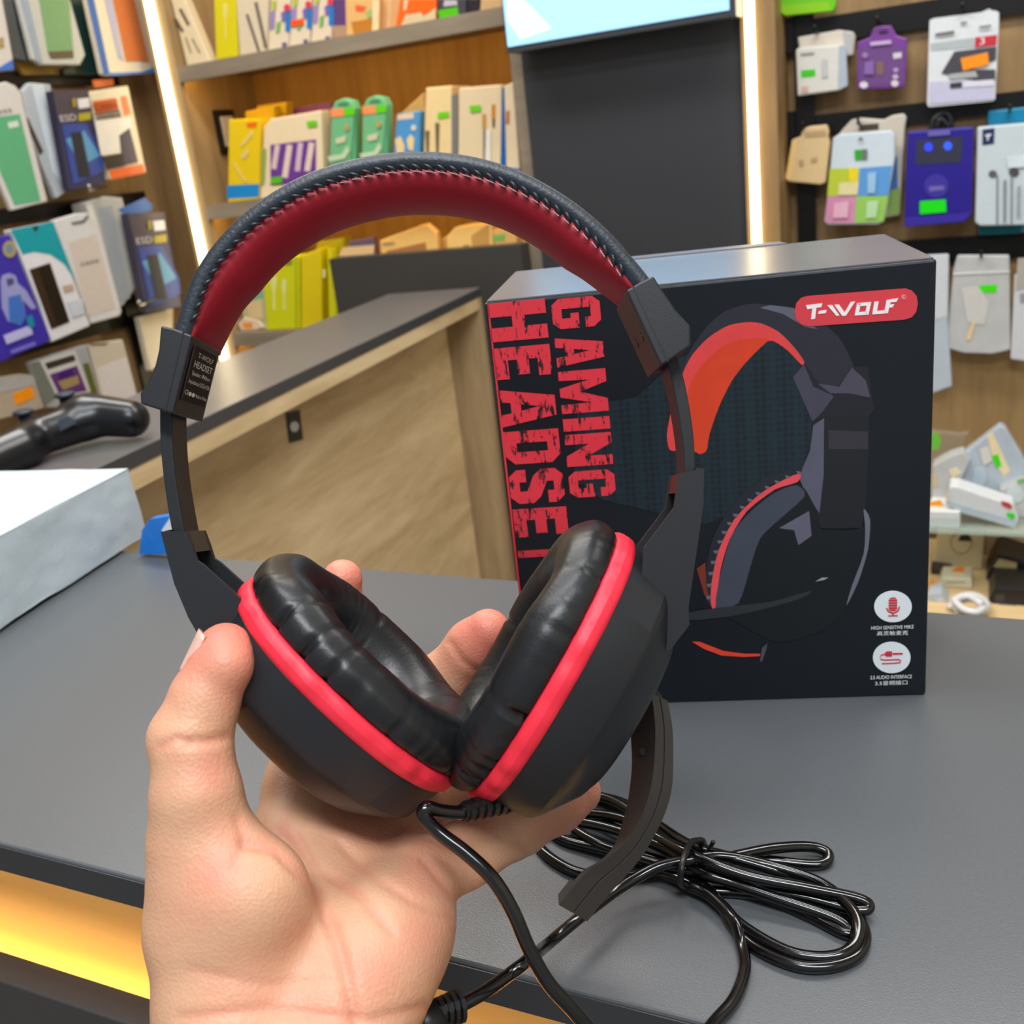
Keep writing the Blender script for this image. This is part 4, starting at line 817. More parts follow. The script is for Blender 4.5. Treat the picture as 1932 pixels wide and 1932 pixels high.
for k, (x, lab) in enumerate(((1000, 'white and rainbow cable pack, first of three on the upper shelf'), (1195, 'white and rainbow cable pack with a red price sticker on the upper shelf'), (1395, 'white and rainbow cable pack beside the purple one on the upper shelf'))):
    g_ = lambda pts: c3([(px_ + x, py_ - k * 28) for px_, py_ in pts])
    dc = [('blue_print', g_([(150, 100), (195, 90), (195, 290), (150, 290)]), (20, 120, 190)), ('lilac_print', g_([(10, 110), (60, 100), (50, 260), (10, 280)]), (150, 130, 180)), ('green_print', g_([(70, 210), (110, 190), (100, 290), (65, 310)]), (120, 170, 90)), ('violet_print', g_([(110, 120), (150, 90), (150, 190), (120, 200)]), (120, 100, 170)), ('red_dot', g_(circle_px(165, 70, 30, 36, 12)), (214, 60, 84)), ('lime_print', g_([(30, 10), (65, 0), (60, 80), (30, 90)]), (170, 190, 40)), ('navy_mark', g_([(120, 390), (160, 385), (160, 440), (125, 445)]), (90, 84, 140))]
    if k == 1: dc.append(('price_sticker', g_([(5, 215), (118, 195), (125, 250), (10, 270)]), (255, 84, 16)))
    spack('cable_pack', lab, U, g_([(20, -20), (200, -20), (185, 480), (-5, 500)]), .03, (224, 206, 178), dc)
spack('cable_pack', 'purple clear pack beside the rainbow cable packs on the upper shelf', U, c3([(1570, -20), (1705, -20), (1715, 370), (1590, 395)]), .03, (92, 60, 116), [('clear_base', c3([(1580, 235), (1710, 230), (1715, 370), (1592, 395)]), (176, 140, 110))])
spack('cable_pack', 'orange and cream printed pack next to the purple pack on the upper shelf', U, c4([(0, -20), (320, -20), (320, 350), (20, 385)]), .03, (224, 176, 110), [('orange_print', c4([(100, 40), (200, 60), (170, 110), (100, 100)]), (230, 96, 50)), ('brown_print', c4([(60, 200), (250, 170), (250, 330), (90, 340)]), (190, 122, 36)), ('green_print', c4([(190, 100), (260, 80), (270, 150), (210, 170)]), (160, 176, 110)), ('pale_edge', c4([(255, 0), (318, 0), (318, 330), (260, 340)]), (240, 210, 160))])
spack('cable_pack', 'peach clear pack between two orange packs on the upper shelf', PY(2.24), c4([(320, -20), (510, -20), (490, 310), (320, 345)]), .02, (212, 160, 104), [('clear_fold', c4([(400, 0), (425, 0), (415, 320), (395, 325)]), (226, 180, 130))])
spack('cable_pack', 'vivid orange pack with white lower half on the upper shelf', U, c4([(510, -20), (840, -20), (845, 265), (465, 300)]), .03, (236, 100, 10), [('white_half', c4([(560, 130), (620, 130), (690, 110), (720, 150), (835, 70), (838, 255), (520, 290)]), (212, 190, 150)), ('white_streak', c4([(540, 0), (580, 0), (560, 90), (540, 100)]), (240, 200, 160))])
spack('cable_pack', 'dark grey pack with a lime price sticker on the upper shelf', U, c4([(850, -20), (1105, -20), (1115, 195), (860, 235)]), .03, (66, 62, 72), [('price_sticker', c4([(852, 95), (1030, 62), (1042, 165), (870, 200)]), (80, 190, 0)), ('silver_print', c4([(910, 0), (1020, 0), (1030, 45), (900, 60)]), (190, 186, 190))])
spack('cable_pack', 'narrow black box beside the grey pack on the upper shelf', U, c4([(1112, -20), (1225, -20), (1235, 175), (1122, 195)]), .03, (34, 26, 40))
spack('cable_pack', 'plain beige box at the right end of the upper shelf', U, c4([(1240, -20), (1455, -20), (1465, 165), (1240, 190)]), .03, (206, 168, 116))
# middle shelf
M_ = PY(2.225)
for k in (2, 1):
    spack('cable_box', ('yellow box at the very back of the yellow row on the middle shelf', 'second yellow box in the yellow row on the middle shelf')[2 - k], PY(2.225 + .045 * k), [(440 + 22 * k, 220 - 10 * k), (492 + 24 * k, 208 - 8 * k), (492 + 18 * k, 340), (440 + 14 * k, 345)], .035, (222, 176, 8))
spack('cable_box', 'yellow and blue cable box with an orange sticker at the left of the middle shelf', M_, c3([(635, 1090), (925, 1080), (912, 1795), (620, 1812)]), .035, (236, 200, 6), [('blue_base', c3([(620, 1690), (912, 1675), (912, 1795), (620, 1812)]), (20, 136, 204)), ('sticker', c3([(800, 1118), (890, 1110), (888, 1158), (800, 1165)]), (250, 106, 10)), ('plug_print', c3([(735, 1340), (840, 1190), (860, 1220), (770, 1330)]), (230, 206, 120)), ('plug_print', c3([(750, 1450), (760, 1390), (820, 1360), (815, 1400), (775, 1450)]), (230, 206, 120)), ('cord_print', c3(line((680, 1490), (790, 1660), 22)), (226, 204, 110))])
spack('cable_pack', 'purple pack standing behind the white and purple cable pack on the middle shelf', PY(2.36), c3([(1060, 1010), (1570, 930), (1570, 1640), (1060, 1700)]), .012, (150, 84, 140))
spack('cable_pack', 'white and purple cable pack with two green stickers on the middle shelf', M_, c3([(955, 1160), (1010, 1085), (1475, 1005), (1500, 1620), (1300, 1760), (920, 1800)]), .04, (238, 216, 176), [('purple_panel', c3([(1015, 1320), (1430, 1270), (1430, 1600), (1250, 1680), (1015, 1690)]), (110, 56, 146)), ('cable_print', c3(line((1080, 1320), (1045, 1540), 46)), (222, 196, 190)), ('cable_print', c3(line((1190, 1320), (1145, 1620), 52)), (230, 206, 190)), ('cable_print', c3(line((1290, 1300), (1260, 1560), 46)), (214, 186, 196)), ('cable_print', c3(line((1390, 1300), (1350, 1560), 52)), (232, 208, 190)), ('green_print', c3([(930, 1360), (975, 1350), (960, 1660), (930, 1700)]), (150, 170, 80)), ('price_sticker', c3([(1345, 1105), (1435, 1095), (1440, 1145), (1350, 1158)]), (104, 206, 0)), ('price_sticker', c3([(1015, 1620), (1115, 1605), (1120, 1665), (1020, 1678)]), (84, 190, 6))])
for k, (x, y, lab) in enumerate(((1545, 985, 'mint green cable pack with two stickers, left of the pair on middle shelf'), (1835, 960, 'mint green cable pack with two stickers, right of the pair on middle shelf'))):
    g_ = lambda pts: c3([(px_ + x, py_ + y) for px_, py_ in pts])
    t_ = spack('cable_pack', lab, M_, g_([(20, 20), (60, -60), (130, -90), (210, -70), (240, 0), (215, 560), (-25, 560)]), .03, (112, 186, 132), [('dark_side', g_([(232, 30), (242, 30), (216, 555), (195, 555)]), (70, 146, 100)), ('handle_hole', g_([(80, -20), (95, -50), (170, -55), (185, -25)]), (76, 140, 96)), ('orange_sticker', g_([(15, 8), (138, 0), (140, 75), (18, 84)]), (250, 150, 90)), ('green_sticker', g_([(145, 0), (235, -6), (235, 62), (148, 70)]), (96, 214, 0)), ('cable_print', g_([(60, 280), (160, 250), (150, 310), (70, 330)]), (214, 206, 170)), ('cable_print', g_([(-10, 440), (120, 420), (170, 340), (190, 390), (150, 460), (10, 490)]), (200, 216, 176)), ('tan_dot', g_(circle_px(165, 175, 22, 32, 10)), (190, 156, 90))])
spack('cable_pack', 'white pack standing behind the blue pack on the middle shelf', PY(2.30), c4([(520, 1020), (720, 840), (730, 1400), (520, 1450)]), .06, (226, 192, 126))
spack('cable_pack', 'slanted blue pack with cream ear-shaped prints on the middle shelf', M_, c4([(475, 1040), (685, 1010), (660, 1500), (395, 1500)]), .03, (76, 150, 204), [('cream_header', c4([(485, 1045), (625, 1025), (630, 1080), (480, 1095)]), (228, 206, 174)), ('cream_print', c4([(460, 1270), (510, 1240), (545, 1330), (540, 1430), (480, 1420)]), (236, 208, 150)), ('cream_print', c4([(565, 1270), (600, 1225), (635, 1260), (625, 1380), (580, 1360)]), (236, 208, 150)), ('flower_print', c4(circle_px(628, 1165, 24, 28, 10)), (226, 214, 190))])
spack('cable_box', 'cream box printed with two dark cables on the middle shelf', M_, c4([(740, 800), (975, 780), (975, 1500), (690, 1500)]), .1, (236, 208, 150), [('cable_print', c4([(735, 1190), (775, 1190), (765, 1500), (750, 1500)]), (110, 92, 66)), ('cable_print', c4([(825, 1120), (865, 1120), (855, 1500), (838, 1500)]), (110, 92, 66)), ('grey_spine', c4([(975, 865), (1035, 855), (1030, 1480), (978, 1480)]), (120, 120, 116)), ('price_sticker', c4([(848, 1025), (950, 1015), (952, 1065), (850, 1085)]), (104, 206, 10))])
spack('cable_box', 'cream box printed with brown-tipped cables on the middle shelf', M_, c4([(1040, 800), (1430, 770), (1450, 1700), (1030, 1560)]), .1, (228, 206, 166), [('tip_print', c4([(1255, 1040), (1290, 1040), (1290, 1180), (1255, 1180)]), (196, 140, 66)), ('tip_print', c4([(1340, 950), (1375, 950), (1372, 1080), (1340, 1080)]), (206, 130, 40)), ('cable_print', c4([(1262, 1180), (1284, 1180), (1275, 1480), (1262, 1480)]), (130, 120, 104)), ('cable_print', c4([(1346, 1080), (1370, 1080), (1365, 1160), (1348, 1160)]), (90, 76, 60)), ('white_band', c4([(1290, 1180), (1330, 1180), (1330, 1560), (1285, 1540)]), (232, 228, 220)), ('price_sticker', c4([(1140, 965), (1240, 955), (1245, 1010), (1145, 1025)]), (104, 206, 10))])
spack('cable_box', 'white and blue box against the right end of the middle shelf', M_, c4([(1435, 800), (1535, 745), (1600, 1580), (1450, 1560)]), .08, (226, 206, 170), [('blue_spine', c4([(1436, 810), (1455, 790), (1475, 1540), (1420, 1520)]), (20, 90, 160)), ('tip_print', c4([(1472, 1010), (1505, 1010), (1500, 1130), (1470, 1130)]), (186, 116, 60)), ('blue_base', c4([(1500, 1530), (1600, 1535), (1600, 1580), (1520, 1570)]), (26, 110, 190))])
# items behind the dark cabinet front
B_P = PY(2.245)
c5 = CR(400, 380, 3.116)
spack('boxed_charger', 'purple and white flat box lying behind the dark cabinet front', B_P, c5([(745, 320), (800, 235), (945, 212), (945, 320)]), .02, (104, 84, 110), [('white_face', c5([(745, 320), (770, 270), (955, 255), (950, 320)]), (224, 192, 140))])
spack('boxed_charger', 'cream rounded tray of blister packs behind the dark cabinet front', B_P, c5([(955, 320), (985, 230), (1260, 130), (1320, 180), (1300, 310)]), .02, (236, 192, 112), [('dark_text', c5([(1020, 305), (1030, 290), (1255, 240), (1262, 290), (1050, 312)]), (170, 116, 72)), ('top_mark', c5([(1000, 245), (1070, 238), (1072, 250), (1005, 258)]), (170, 140, 90))])
spack('boxed_charger', 'cream box in the middle of the row behind the dark cabinet front', PY(2.28), c5([(1280, 310), (1290, 240), (1390, 200), (1380, 305)]), .06, (226, 180, 100))
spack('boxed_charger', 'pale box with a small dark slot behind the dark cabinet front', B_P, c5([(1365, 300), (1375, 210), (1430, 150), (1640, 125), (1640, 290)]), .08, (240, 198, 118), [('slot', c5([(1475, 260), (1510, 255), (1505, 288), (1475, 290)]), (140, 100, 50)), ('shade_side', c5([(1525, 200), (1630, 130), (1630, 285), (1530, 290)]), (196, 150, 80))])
spack('boxed_charger', 'tan box with a green label at the right behind the dark cabinet front', B_P, c5([(1645, 290), (1650, 170), (1760, 140), (1870, 215), (1870, 280)]), .08, (222, 176, 104), [('green_label', c5([(1650, 200), (1725, 190), (1720, 230), (1655, 235)]), (120, 176, 90)), ('brown_edge', c5([(1790, 180), (1830, 200), (1820, 270), (1790, 270)]), (170, 124, 60))])
# lime boxes and oddments on the lower shelf
LWP = PY(2.215)
spack('cable_box', 'lime yellow box with two white plug prints at the front of the lower shelf', LWP, c5([(300, 420), (330, 335), (512, 320), (514, 735), (318, 745)]), .06, (206, 208, 4), [('plug_print', c5([(345, 440), (382, 440), (380, 500), (370, 530), (372, 640), (358, 640), (356, 530), (345, 490)]), (226, 224, 130)), ('plug_print', c5([(410, 460), (438, 460), (436, 520), (430, 545), (432, 640), (420, 640), (418, 545), (410, 510)]), (226, 224, 130)), ('hang_slot', c5([(425, 345), (470, 340), (470, 370), (430, 375)]), (140, 140, 30)), ('fold_line', c5([(488, 325), (496, 325), (500, 738), (490, 738)]), (176, 176, 10))])
spack('cable_box', 'second lime yellow box in the lime row on the lower shelf', PY(2.216), c5([(522, 320), (640, 275), (640, 695), (522, 735)]), .04, (220, 196, 6))
spack('cable_box', 'lime yellow box leaning against the dark cabinet on the lower shelf', PY(2.2185), c5([(676, 285), (692, 270), (735, 690), (676, 680)]), .03, (216, 210, 10), [('plug_print', c5([(650, 400), (668, 400), (665, 450), (652, 450)]), (226, 224, 150))])
spack('cable_box', 'olive lime box at the back of the lime row on the lower shelf', PY(2.3), c5([(600, 300), (620, 240), (770, 215), (740, 300), (690, 330)]), .05, (184, 176, 10))
spack('accessory_pouch', 'mint and cream pouch beside the lime boxes on the lower shelf', PY(2.225), c5([(150, 560), (240, 470), (300, 420), (310, 700), (190, 690)]), .03, (190, 184, 140), [('mint_part', c5([(170, 560), (280, 470), (300, 560), (220, 620)]), (120, 180, 140)), ('cream_part', c5([(200, 600), (290, 570), (300, 690), (220, 690)]), (224, 196, 140))], cat='pouch')
spack('paper_bag', 'crumpled white and orange wrapper at the left of the lower shelf', PY(2.222), c5([(150, 720), (185, 680), (270, 700), (310, 740), (260, 785), (170, 765)]), .05, (228, 204, 170), [('orange_print', c5([(175, 715), (235, 710), (240, 745), (190, 745)]), (240, 150, 60))], cat='wrapper')

# ------------------------------------------------------------------ right wall: accessories on black rails
G3 = 'accessories hanging on the right wall'
r0 = CR(1380, 0, 3.5); r1 = CR(1480, 0, 4.274); r2 = CR(1480, 200, 4.274); r3 = CR(1740, 800, 4.83); rB = CR(1700, 440, 2.543)
RW = lambda y=2.25: PY(y)
def rpack(name, label, y, poly, th, rgb, decos=(), texts=(), cat='package', alpha=1., rough=.4, mat=None):
    return pack(name, label, cat, G3, RW(y), poly, th, rgb, decos, rough, texts=texts, alpha=alpha, mat=mat)
def peg(label, x, y, yf, drop=0):
    a = RW(2.284).at(x, y); a2 = RW(yf).at(x, y); a2 = A3((a[0], yf, a[2]))
    tag(obj('peg_hook', *tube_vf([a, a2, a2 + A3((0, -.004, .012))], .0028, 8), BLKMET, None, True), label, 'hook', 'peg hooks on the right wall')
rpack('accessory_pack', 'lime green pack cut off at the top of the right wall', 2.24, r0([(285, -20), (690, -20), (690, 30), (675, 75), (350, 105), (295, 70)]), .02, (110, 200, 20), [('lime_shade', r0([(290, 40), (640, 10), (660, 70), (355, 100)]), (140, 205, 10))])
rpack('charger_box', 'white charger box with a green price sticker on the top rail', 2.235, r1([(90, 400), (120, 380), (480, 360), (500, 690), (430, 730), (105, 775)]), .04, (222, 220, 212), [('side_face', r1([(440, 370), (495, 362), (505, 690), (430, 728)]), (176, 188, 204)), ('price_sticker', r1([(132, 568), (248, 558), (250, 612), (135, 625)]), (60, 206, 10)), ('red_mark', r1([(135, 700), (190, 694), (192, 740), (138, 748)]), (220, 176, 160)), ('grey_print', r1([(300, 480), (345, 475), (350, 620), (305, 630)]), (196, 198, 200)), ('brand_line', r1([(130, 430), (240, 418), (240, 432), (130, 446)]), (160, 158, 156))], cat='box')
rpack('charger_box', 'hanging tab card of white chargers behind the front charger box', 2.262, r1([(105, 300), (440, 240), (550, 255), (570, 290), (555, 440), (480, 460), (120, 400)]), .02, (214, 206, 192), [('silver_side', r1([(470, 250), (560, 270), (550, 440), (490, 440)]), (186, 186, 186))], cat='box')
rpack('accessory_card', 'purple hang-tag card with small white round icons on the top rail', 2.25, r1([(590, 340), (690, 300), (715, 230), (760, 208), (860, 205), (905, 285), (990, 310), (970, 690), (930, 710), (585, 725)]), .01, (120, 60, 150), [('dark_window', r1([(615, 390), (960, 370), (945, 680), (610, 700)]), (108, 70, 132)), ('hang_slot', r1([(760, 250), (830, 240), (835, 268), (765, 275)]), (60, 30, 70)), ('tan_usb', r1([(735, 500), (800, 490), (800, 600), (740, 605)]), (126, 96, 92)), ('white_icon', r1([(875, 430), (945, 420), (945, 465), (880, 475)]), (214, 206, 218)), ('white_icon', r1(circle_px(640, 685, 34, 28, 14)), (222, 214, 226)), ('white_icon', r1(circle_px(890, 672, 30, 28, 14)), (216, 206, 220)), ('white_icon', r1(circle_px(895, 618, 24, 20, 12)), (196, 180, 206)), ('white_icon', r1(circle_px(898, 565, 22, 20, 12)), (180, 150, 200)), ('white_icon', r1(circle_px(650, 445, 26, 24, 12)), (160, 120, 180)), ('title_line', r1([(690, 340), (860, 322), (862, 352), (695, 370)]), (200, 176, 214)), ('lilac_panel', r1([(650, 500), (720, 490), (720, 600), (640, 600)]), (134, 100, 170))])
rpack('memory_card_pack', 'white blister card with a laptop picture and orange price sticker on the top rail', 2.24, r1([(1170, 165), (1200, 148), (1700, 85), (1730, 100), (1730, 190), (1700, 800), (1680, 815), (1165, 862), (1150, 840)]), .006, (218, 224, 228), [('grey_band', r1([(1175, 350), (1545, 300), (1540, 380), (1180, 410)]), (176, 186, 190)), ('red_band', r1([(1540, 300), (1715, 280), (1710, 365), (1535, 385)]), (200, 44, 62)), ('lilac_area', r1([(1170, 660), (1690, 640), (1690, 800), (1165, 840)]), (196, 196, 222)), ('laptop_print', r1([(1265, 590), (1370, 415), (1710, 375), (1705, 480), (1520, 560), (1700, 560), (1700, 650), (1530, 650)]), (70, 68, 78)), ('silver_print', r1([(1320, 600), (1540, 570), (1560, 620), (1330, 640)]), (170, 174, 176)), ('usb_print', r1([(1440, 660), (1690, 640), (1690, 690), (1445, 705)]), (220, 218, 232)), ('usb_plug', r1([(1335, 670), (1430, 660), (1430, 705), (1335, 712)]), (60, 56, 64)), ('price_sticker', r1([(1420, 470), (1640, 420), (1650, 520), (1440, 570)]), (255, 148, 8)), ('slot_shadow', r1([(1420, 180), (1470, 170), (1472, 188), (1424, 196)]), (110, 112, 112)), ('brand_line', r1([(1215, 270), (1370, 246), (1372, 268), (1218, 292)]), (96, 98, 98)), ('brand_line', r1([(1570, 212), (1665, 198), (1666, 216), (1572, 230)]), (130, 132, 132))], texts=[('3', r1([(1572, 362)])[0], r1([(1615, 356)])[0], 14, (240, 225, 228))])
rpack('memory_card_pack', 'second white blister card directly behind the laptop-picture card', 2.262, r1([(1560, 110), (1650, 70), (1690, 90), (1712, 300), (1715, 580), (1600, 580)]), .006, (206, 212, 216))
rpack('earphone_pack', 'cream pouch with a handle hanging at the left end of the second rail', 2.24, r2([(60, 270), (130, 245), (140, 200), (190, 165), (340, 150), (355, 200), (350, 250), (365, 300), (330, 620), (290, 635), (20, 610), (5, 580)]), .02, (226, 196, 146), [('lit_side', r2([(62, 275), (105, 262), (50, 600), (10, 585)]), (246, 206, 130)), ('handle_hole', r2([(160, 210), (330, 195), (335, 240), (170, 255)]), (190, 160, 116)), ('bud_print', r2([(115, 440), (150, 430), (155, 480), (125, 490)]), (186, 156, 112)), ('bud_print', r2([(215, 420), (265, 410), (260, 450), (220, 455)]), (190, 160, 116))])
for k in (1,):
    rpack('earphone_pack', 'white slotted card behind the colourful four-square earphone pack', 2.268, r2([(440, 220), (540, 110), (620, 95), (800, 110), (870, 75), (960, 60), (985, 90), (970, 180), (930, 880), (820, 900), (500, 900)]), .014, (206, 198, 184), [('slot', r2([(610, 150), (760, 140), (760, 190), (600, 205)]), (70, 60, 48)), ('blue_side', r2([(860, 430), (910, 400), (915, 660), (850, 680)]), (70, 120, 180)), ('green_side', r2([(850, 690), (930, 660), (930, 860), (830, 890)]), (140, 176, 90))])
rpack('earphone_pack', 'white earphone pack with green, blue, pink and lime squares on the second rail', 2.24, r2([(390, 260), (440, 225), (860, 195), (890, 230), (890, 420), (840, 720), (800, 930), (760, 955), (350, 960), (320, 930), (350, 700)]), .012, (206, 220, 230), [('yellow_square', r2([(365, 505), (600, 495), (585, 720), (345, 725)]), (190, 205, 60)), ('blue_square', r2([(608, 500), (868, 480), (838, 720), (590, 725)]), (92, 156, 220)), ('pink_square', r2([(345, 730), (575, 728), (560, 945), (328, 940)]), (212, 140, 176)), ('lime_square', r2([(580, 728), (838, 724), (800, 930), (565, 945)]), (150, 200, 90)), ('green_sticker', r2([(565, 355), (620, 350), (622, 430), (570, 436)]), (50, 170, 30)), ('grey_sticker', r2([(622, 350), (668, 346), (668, 428), (624, 430)]), (110, 116, 110)), ('yellow_patch', r2([(515, 500), (595, 498), (590, 610), (520, 612)]), (236, 214, 30)), ('cream_patch', r2([(440, 620), (600, 610), (590, 715), (430, 720)]), (226, 216, 160)), ('pale_buds', r2([(670, 540), (740, 530), (730, 700), (670, 705)]), (156, 196, 232)), ('pale_buds', r2([(665, 770), (760, 760), (740, 900), (655, 905)]), (184, 220, 170)), ('pale_buds', r2([(400, 780), (520, 770), (510, 900), (390, 905)]), (226, 176, 196)), ('hang_hole', r2([(590, 275), (615, 250), (640, 272)]), (70, 66, 60))])
rpack('speaker_pouch', 'deep violet pouch with a dark window, two blue discs and a green sticker', 2.23, r2([(990, 205), (1530, 165), (1510, 880), (1450, 935), (965, 975)]), .02, (38, 24, 140), [('window', r2([(1065, 275), (1440, 245), (1425, 455), (1055, 475)]), (50, 50, 72)), ('blue_glow_disc', r2(circle_px(1162, 330, 34, 36, 16)), pm((40, 66, 240), .4, emit=.5, var=0)), ('blue_glow_disc', r2(circle_px(1318, 322, 34, 36, 16)), pm((50, 90, 240), .4, emit=.5, var=0)), ('emblem_ring', r2(circle_px(1225, 645, 100, 95, 22)), (60, 48, 158)), ('emblem_core', r2([(1165, 650), (1285, 640), (1290, 675), (1170, 690)]), (110, 102, 170)), ('price_sticker', r2([(1092, 768), (1300, 752), (1306, 855), (1092, 872)]), (20, 226, 10)), ('lower_fold', r2([(970, 900), (1095, 890), (1455, 862), (1500, 840), (1490, 890), (1445, 930), (970, 970)]), (54, 42, 156)), ('title_line', r2([(1155, 208), (1335, 196), (1336, 232), (1158, 246)]), (104, 98, 176))], cat='pouch')  # the two blue window discs glow faintly through emission in their material
tag(obj('coiled_cable', *tube_vf(catmull([RW(2.27).at(*p) for p in r2([(1190, 180), (1200, 120), (1250, 75), (1310, 60), (1340, 110), (1330, 165), (1260, 100), (1230, 170)])], 6), .006, 8), pm((40, 42, 48), .4), None, True), 'dark coiled cable bunched above the violet pouch', 'cable')
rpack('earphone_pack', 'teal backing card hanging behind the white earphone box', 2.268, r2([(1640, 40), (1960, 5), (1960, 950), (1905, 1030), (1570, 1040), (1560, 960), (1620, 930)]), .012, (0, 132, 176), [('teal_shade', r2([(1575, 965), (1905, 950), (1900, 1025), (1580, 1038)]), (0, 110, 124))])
rpack('earphone_pack', 'white earphone box with two printed earbuds and a navy corner logo', 2.235, r2([(1555, 170), (1960, 135), (1960, 960), (1580, 968), (1535, 940)]), .025, (200, 212, 218), [('navy_logo', r2([(1597, 190), (1695, 178), (1690, 305), (1595, 318)]), (30, 42, 90)), ('logo_mark', r2([(1620, 230), (1668, 222), (1666, 240), (1650, 244), (1644, 278), (1632, 278), (1636, 246), (1620, 248)]), (220, 224, 230)), ('earbud_print', r2(circle_px(1680, 548, 34, 30, 14)), (92, 92, 96)), ('earbud_print', r2(circle_px(1852, 535, 42, 36, 14)), (76, 72, 76)), ('cord_print', r2([(1712, 560), (1724, 558), (1722, 955), (1710, 955)]), (110, 116, 120)), ('cord_print', r2([(1828, 560), (1840, 558), (1838, 955), (1826, 955)]), (110, 116, 120)), ('cord_print', r2([(1768, 600), (1790, 590), (1786, 940), (1766, 940)]), (130, 136, 142)), ('white_panel', r2([(1795, 410), (1955, 390), (1955, 490), (1800, 500)]), (216, 226, 234)), ('grey_clip', r2([(1880, 650), (1905, 640), (1900, 900), (1876, 900)]), (150, 158, 164))], cat='box')
CLEAR = pm((212, 214, 214), .18, alpha=.72, var=.12, scale=30, bump=.5, bscale=55)
CLEAR2 = pm((196, 208, 220), .2, alpha=.85, var=.1, scale=30, bump=.4, bscale=45)
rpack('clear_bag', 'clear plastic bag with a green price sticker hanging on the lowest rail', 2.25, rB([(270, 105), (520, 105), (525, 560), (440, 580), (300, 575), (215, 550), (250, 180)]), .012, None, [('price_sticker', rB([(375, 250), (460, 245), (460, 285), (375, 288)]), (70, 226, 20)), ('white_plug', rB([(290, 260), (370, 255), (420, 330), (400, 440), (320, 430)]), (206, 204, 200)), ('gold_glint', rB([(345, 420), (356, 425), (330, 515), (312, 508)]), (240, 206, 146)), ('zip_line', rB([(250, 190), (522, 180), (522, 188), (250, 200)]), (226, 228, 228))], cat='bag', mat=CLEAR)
rpack('clear_bag', 'pale blue bag hanging half hidden by the headset box corner', 2.245, rB([(120, 105), (230, 100), (225, 440), (245, 735), (150, 770), (100, 700)]), .012, None, [('bag_header', rB([(125, 110), (228, 106), (222, 400), (130, 420)]), (206, 212, 216))], cat='bag', mat=CLEAR2)
rpack('cable_box', 'tall white box cut off by the right edge on the lowest rail', 2.25, rB([(545, 200), (620, 190), (620, 620), (525, 605)]), .02, (206, 208, 214), [('bag_top', rB([(560, 120), (620, 115), (620, 265), (550, 275)]), (176, 170, 160)), ('grey_mark', rB([(570, 290), (600, 285), (600, 330), (572, 335)]), (150, 152, 156))], cat='box')
for lab, x, y, yf in (('black peg holding the white charger boxes', 1546, 62, 2.225), ('black peg holding the purple hang-tag card', 1660, 45, 2.24), ('black peg holding the laptop-picture card', 1818, 22, 2.23), ('black peg holding the cream handle pouch', 1522, 240, 2.232), ('black peg holding the colourful earphone pack', 1625, 232, 2.232), ('black peg holding the white earphone box', 1905, 208, 2.228), ('black peg holding the clear plastic bag', 1852, 478, 2.24)):
    peg(lab, x, y, yf)

# ------------------------------------------------------------------ low display niche at the right
zb = PY(1.90).at(1800, 1160)[2]
NI = thing('display_niche', (.45, 2.1, 0), 'low oak display shelf unit against the right wall', 'shelf')
box('base_board', (-.39, 1.90, zb - .028), (1.4, 2.2775, zb), wood((214, 180, 126), (232, 204, 152), 'X', .5, 6), NI)
box('plinth', (-.39, 1.92, 0), (1.4, 2.2775, zb - .0281), pm((120, 118, 120), .5), NI)
zg = PY(1.95).at(1850, 1003)[2]
gl = box('glass_shelf', (-.38, 1.95, zg - .007), (1.39, 2.2775, zg), pm((206, 226, 216), .05, alpha=.35, var=.02), NI)
for x in (-.372, 1.376): box('support', (x, 1.96, zb + .0001), (x + .008, 2.27, zg - .0071), pm((190, 196, 190), .2, alpha=.5), NI)
G4 = 'accessories lying in the low display niche'
def npack(name, label, y, poly, th, rgb, decos=(), cat='package', mat=None, z0=None):
    return pack(name, label, cat, G4, PY(y), poly, th, rgb, decos, .35, mat=mat, zmin=z0)
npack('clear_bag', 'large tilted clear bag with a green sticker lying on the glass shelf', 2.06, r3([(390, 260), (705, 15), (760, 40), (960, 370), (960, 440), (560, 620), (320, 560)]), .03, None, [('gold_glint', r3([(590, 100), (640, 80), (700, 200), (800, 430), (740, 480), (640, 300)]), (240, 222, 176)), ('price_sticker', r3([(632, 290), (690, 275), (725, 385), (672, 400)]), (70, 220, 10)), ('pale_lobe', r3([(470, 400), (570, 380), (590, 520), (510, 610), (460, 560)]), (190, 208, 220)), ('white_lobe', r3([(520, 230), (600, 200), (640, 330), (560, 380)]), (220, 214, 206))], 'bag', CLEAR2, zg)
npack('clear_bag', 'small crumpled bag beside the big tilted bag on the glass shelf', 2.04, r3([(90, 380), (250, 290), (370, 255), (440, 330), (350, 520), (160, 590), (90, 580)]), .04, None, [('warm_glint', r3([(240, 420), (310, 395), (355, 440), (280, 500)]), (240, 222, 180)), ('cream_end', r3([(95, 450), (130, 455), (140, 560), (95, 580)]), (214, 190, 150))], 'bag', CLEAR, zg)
npack('power_strip', 'white power strip box lying slanted on the glass shelf', 1.975, r3([(250, 565), (330, 570), (830, 740), (880, 870), (850, 970), (350, 810), (215, 730)]), .05, (222, 226, 228), [('side_face', r3([(230, 700), (780, 860), (860, 880), (845, 965), (360, 808), (220, 735)]), (190, 202, 212)), ('red_mark', r3([(715, 700), (790, 715), (825, 750), (800, 775), (730, 745)]), (206, 70, 66)), ('green_sticker', r3([(770, 805), (840, 815), (850, 850), (815, 870), (775, 840)]), (60, 226, 40)), ('cream_end', r3([(220, 620), (250, 580), (240, 700), (215, 725)]), (228, 212, 190))], 'power strip', None, zg)
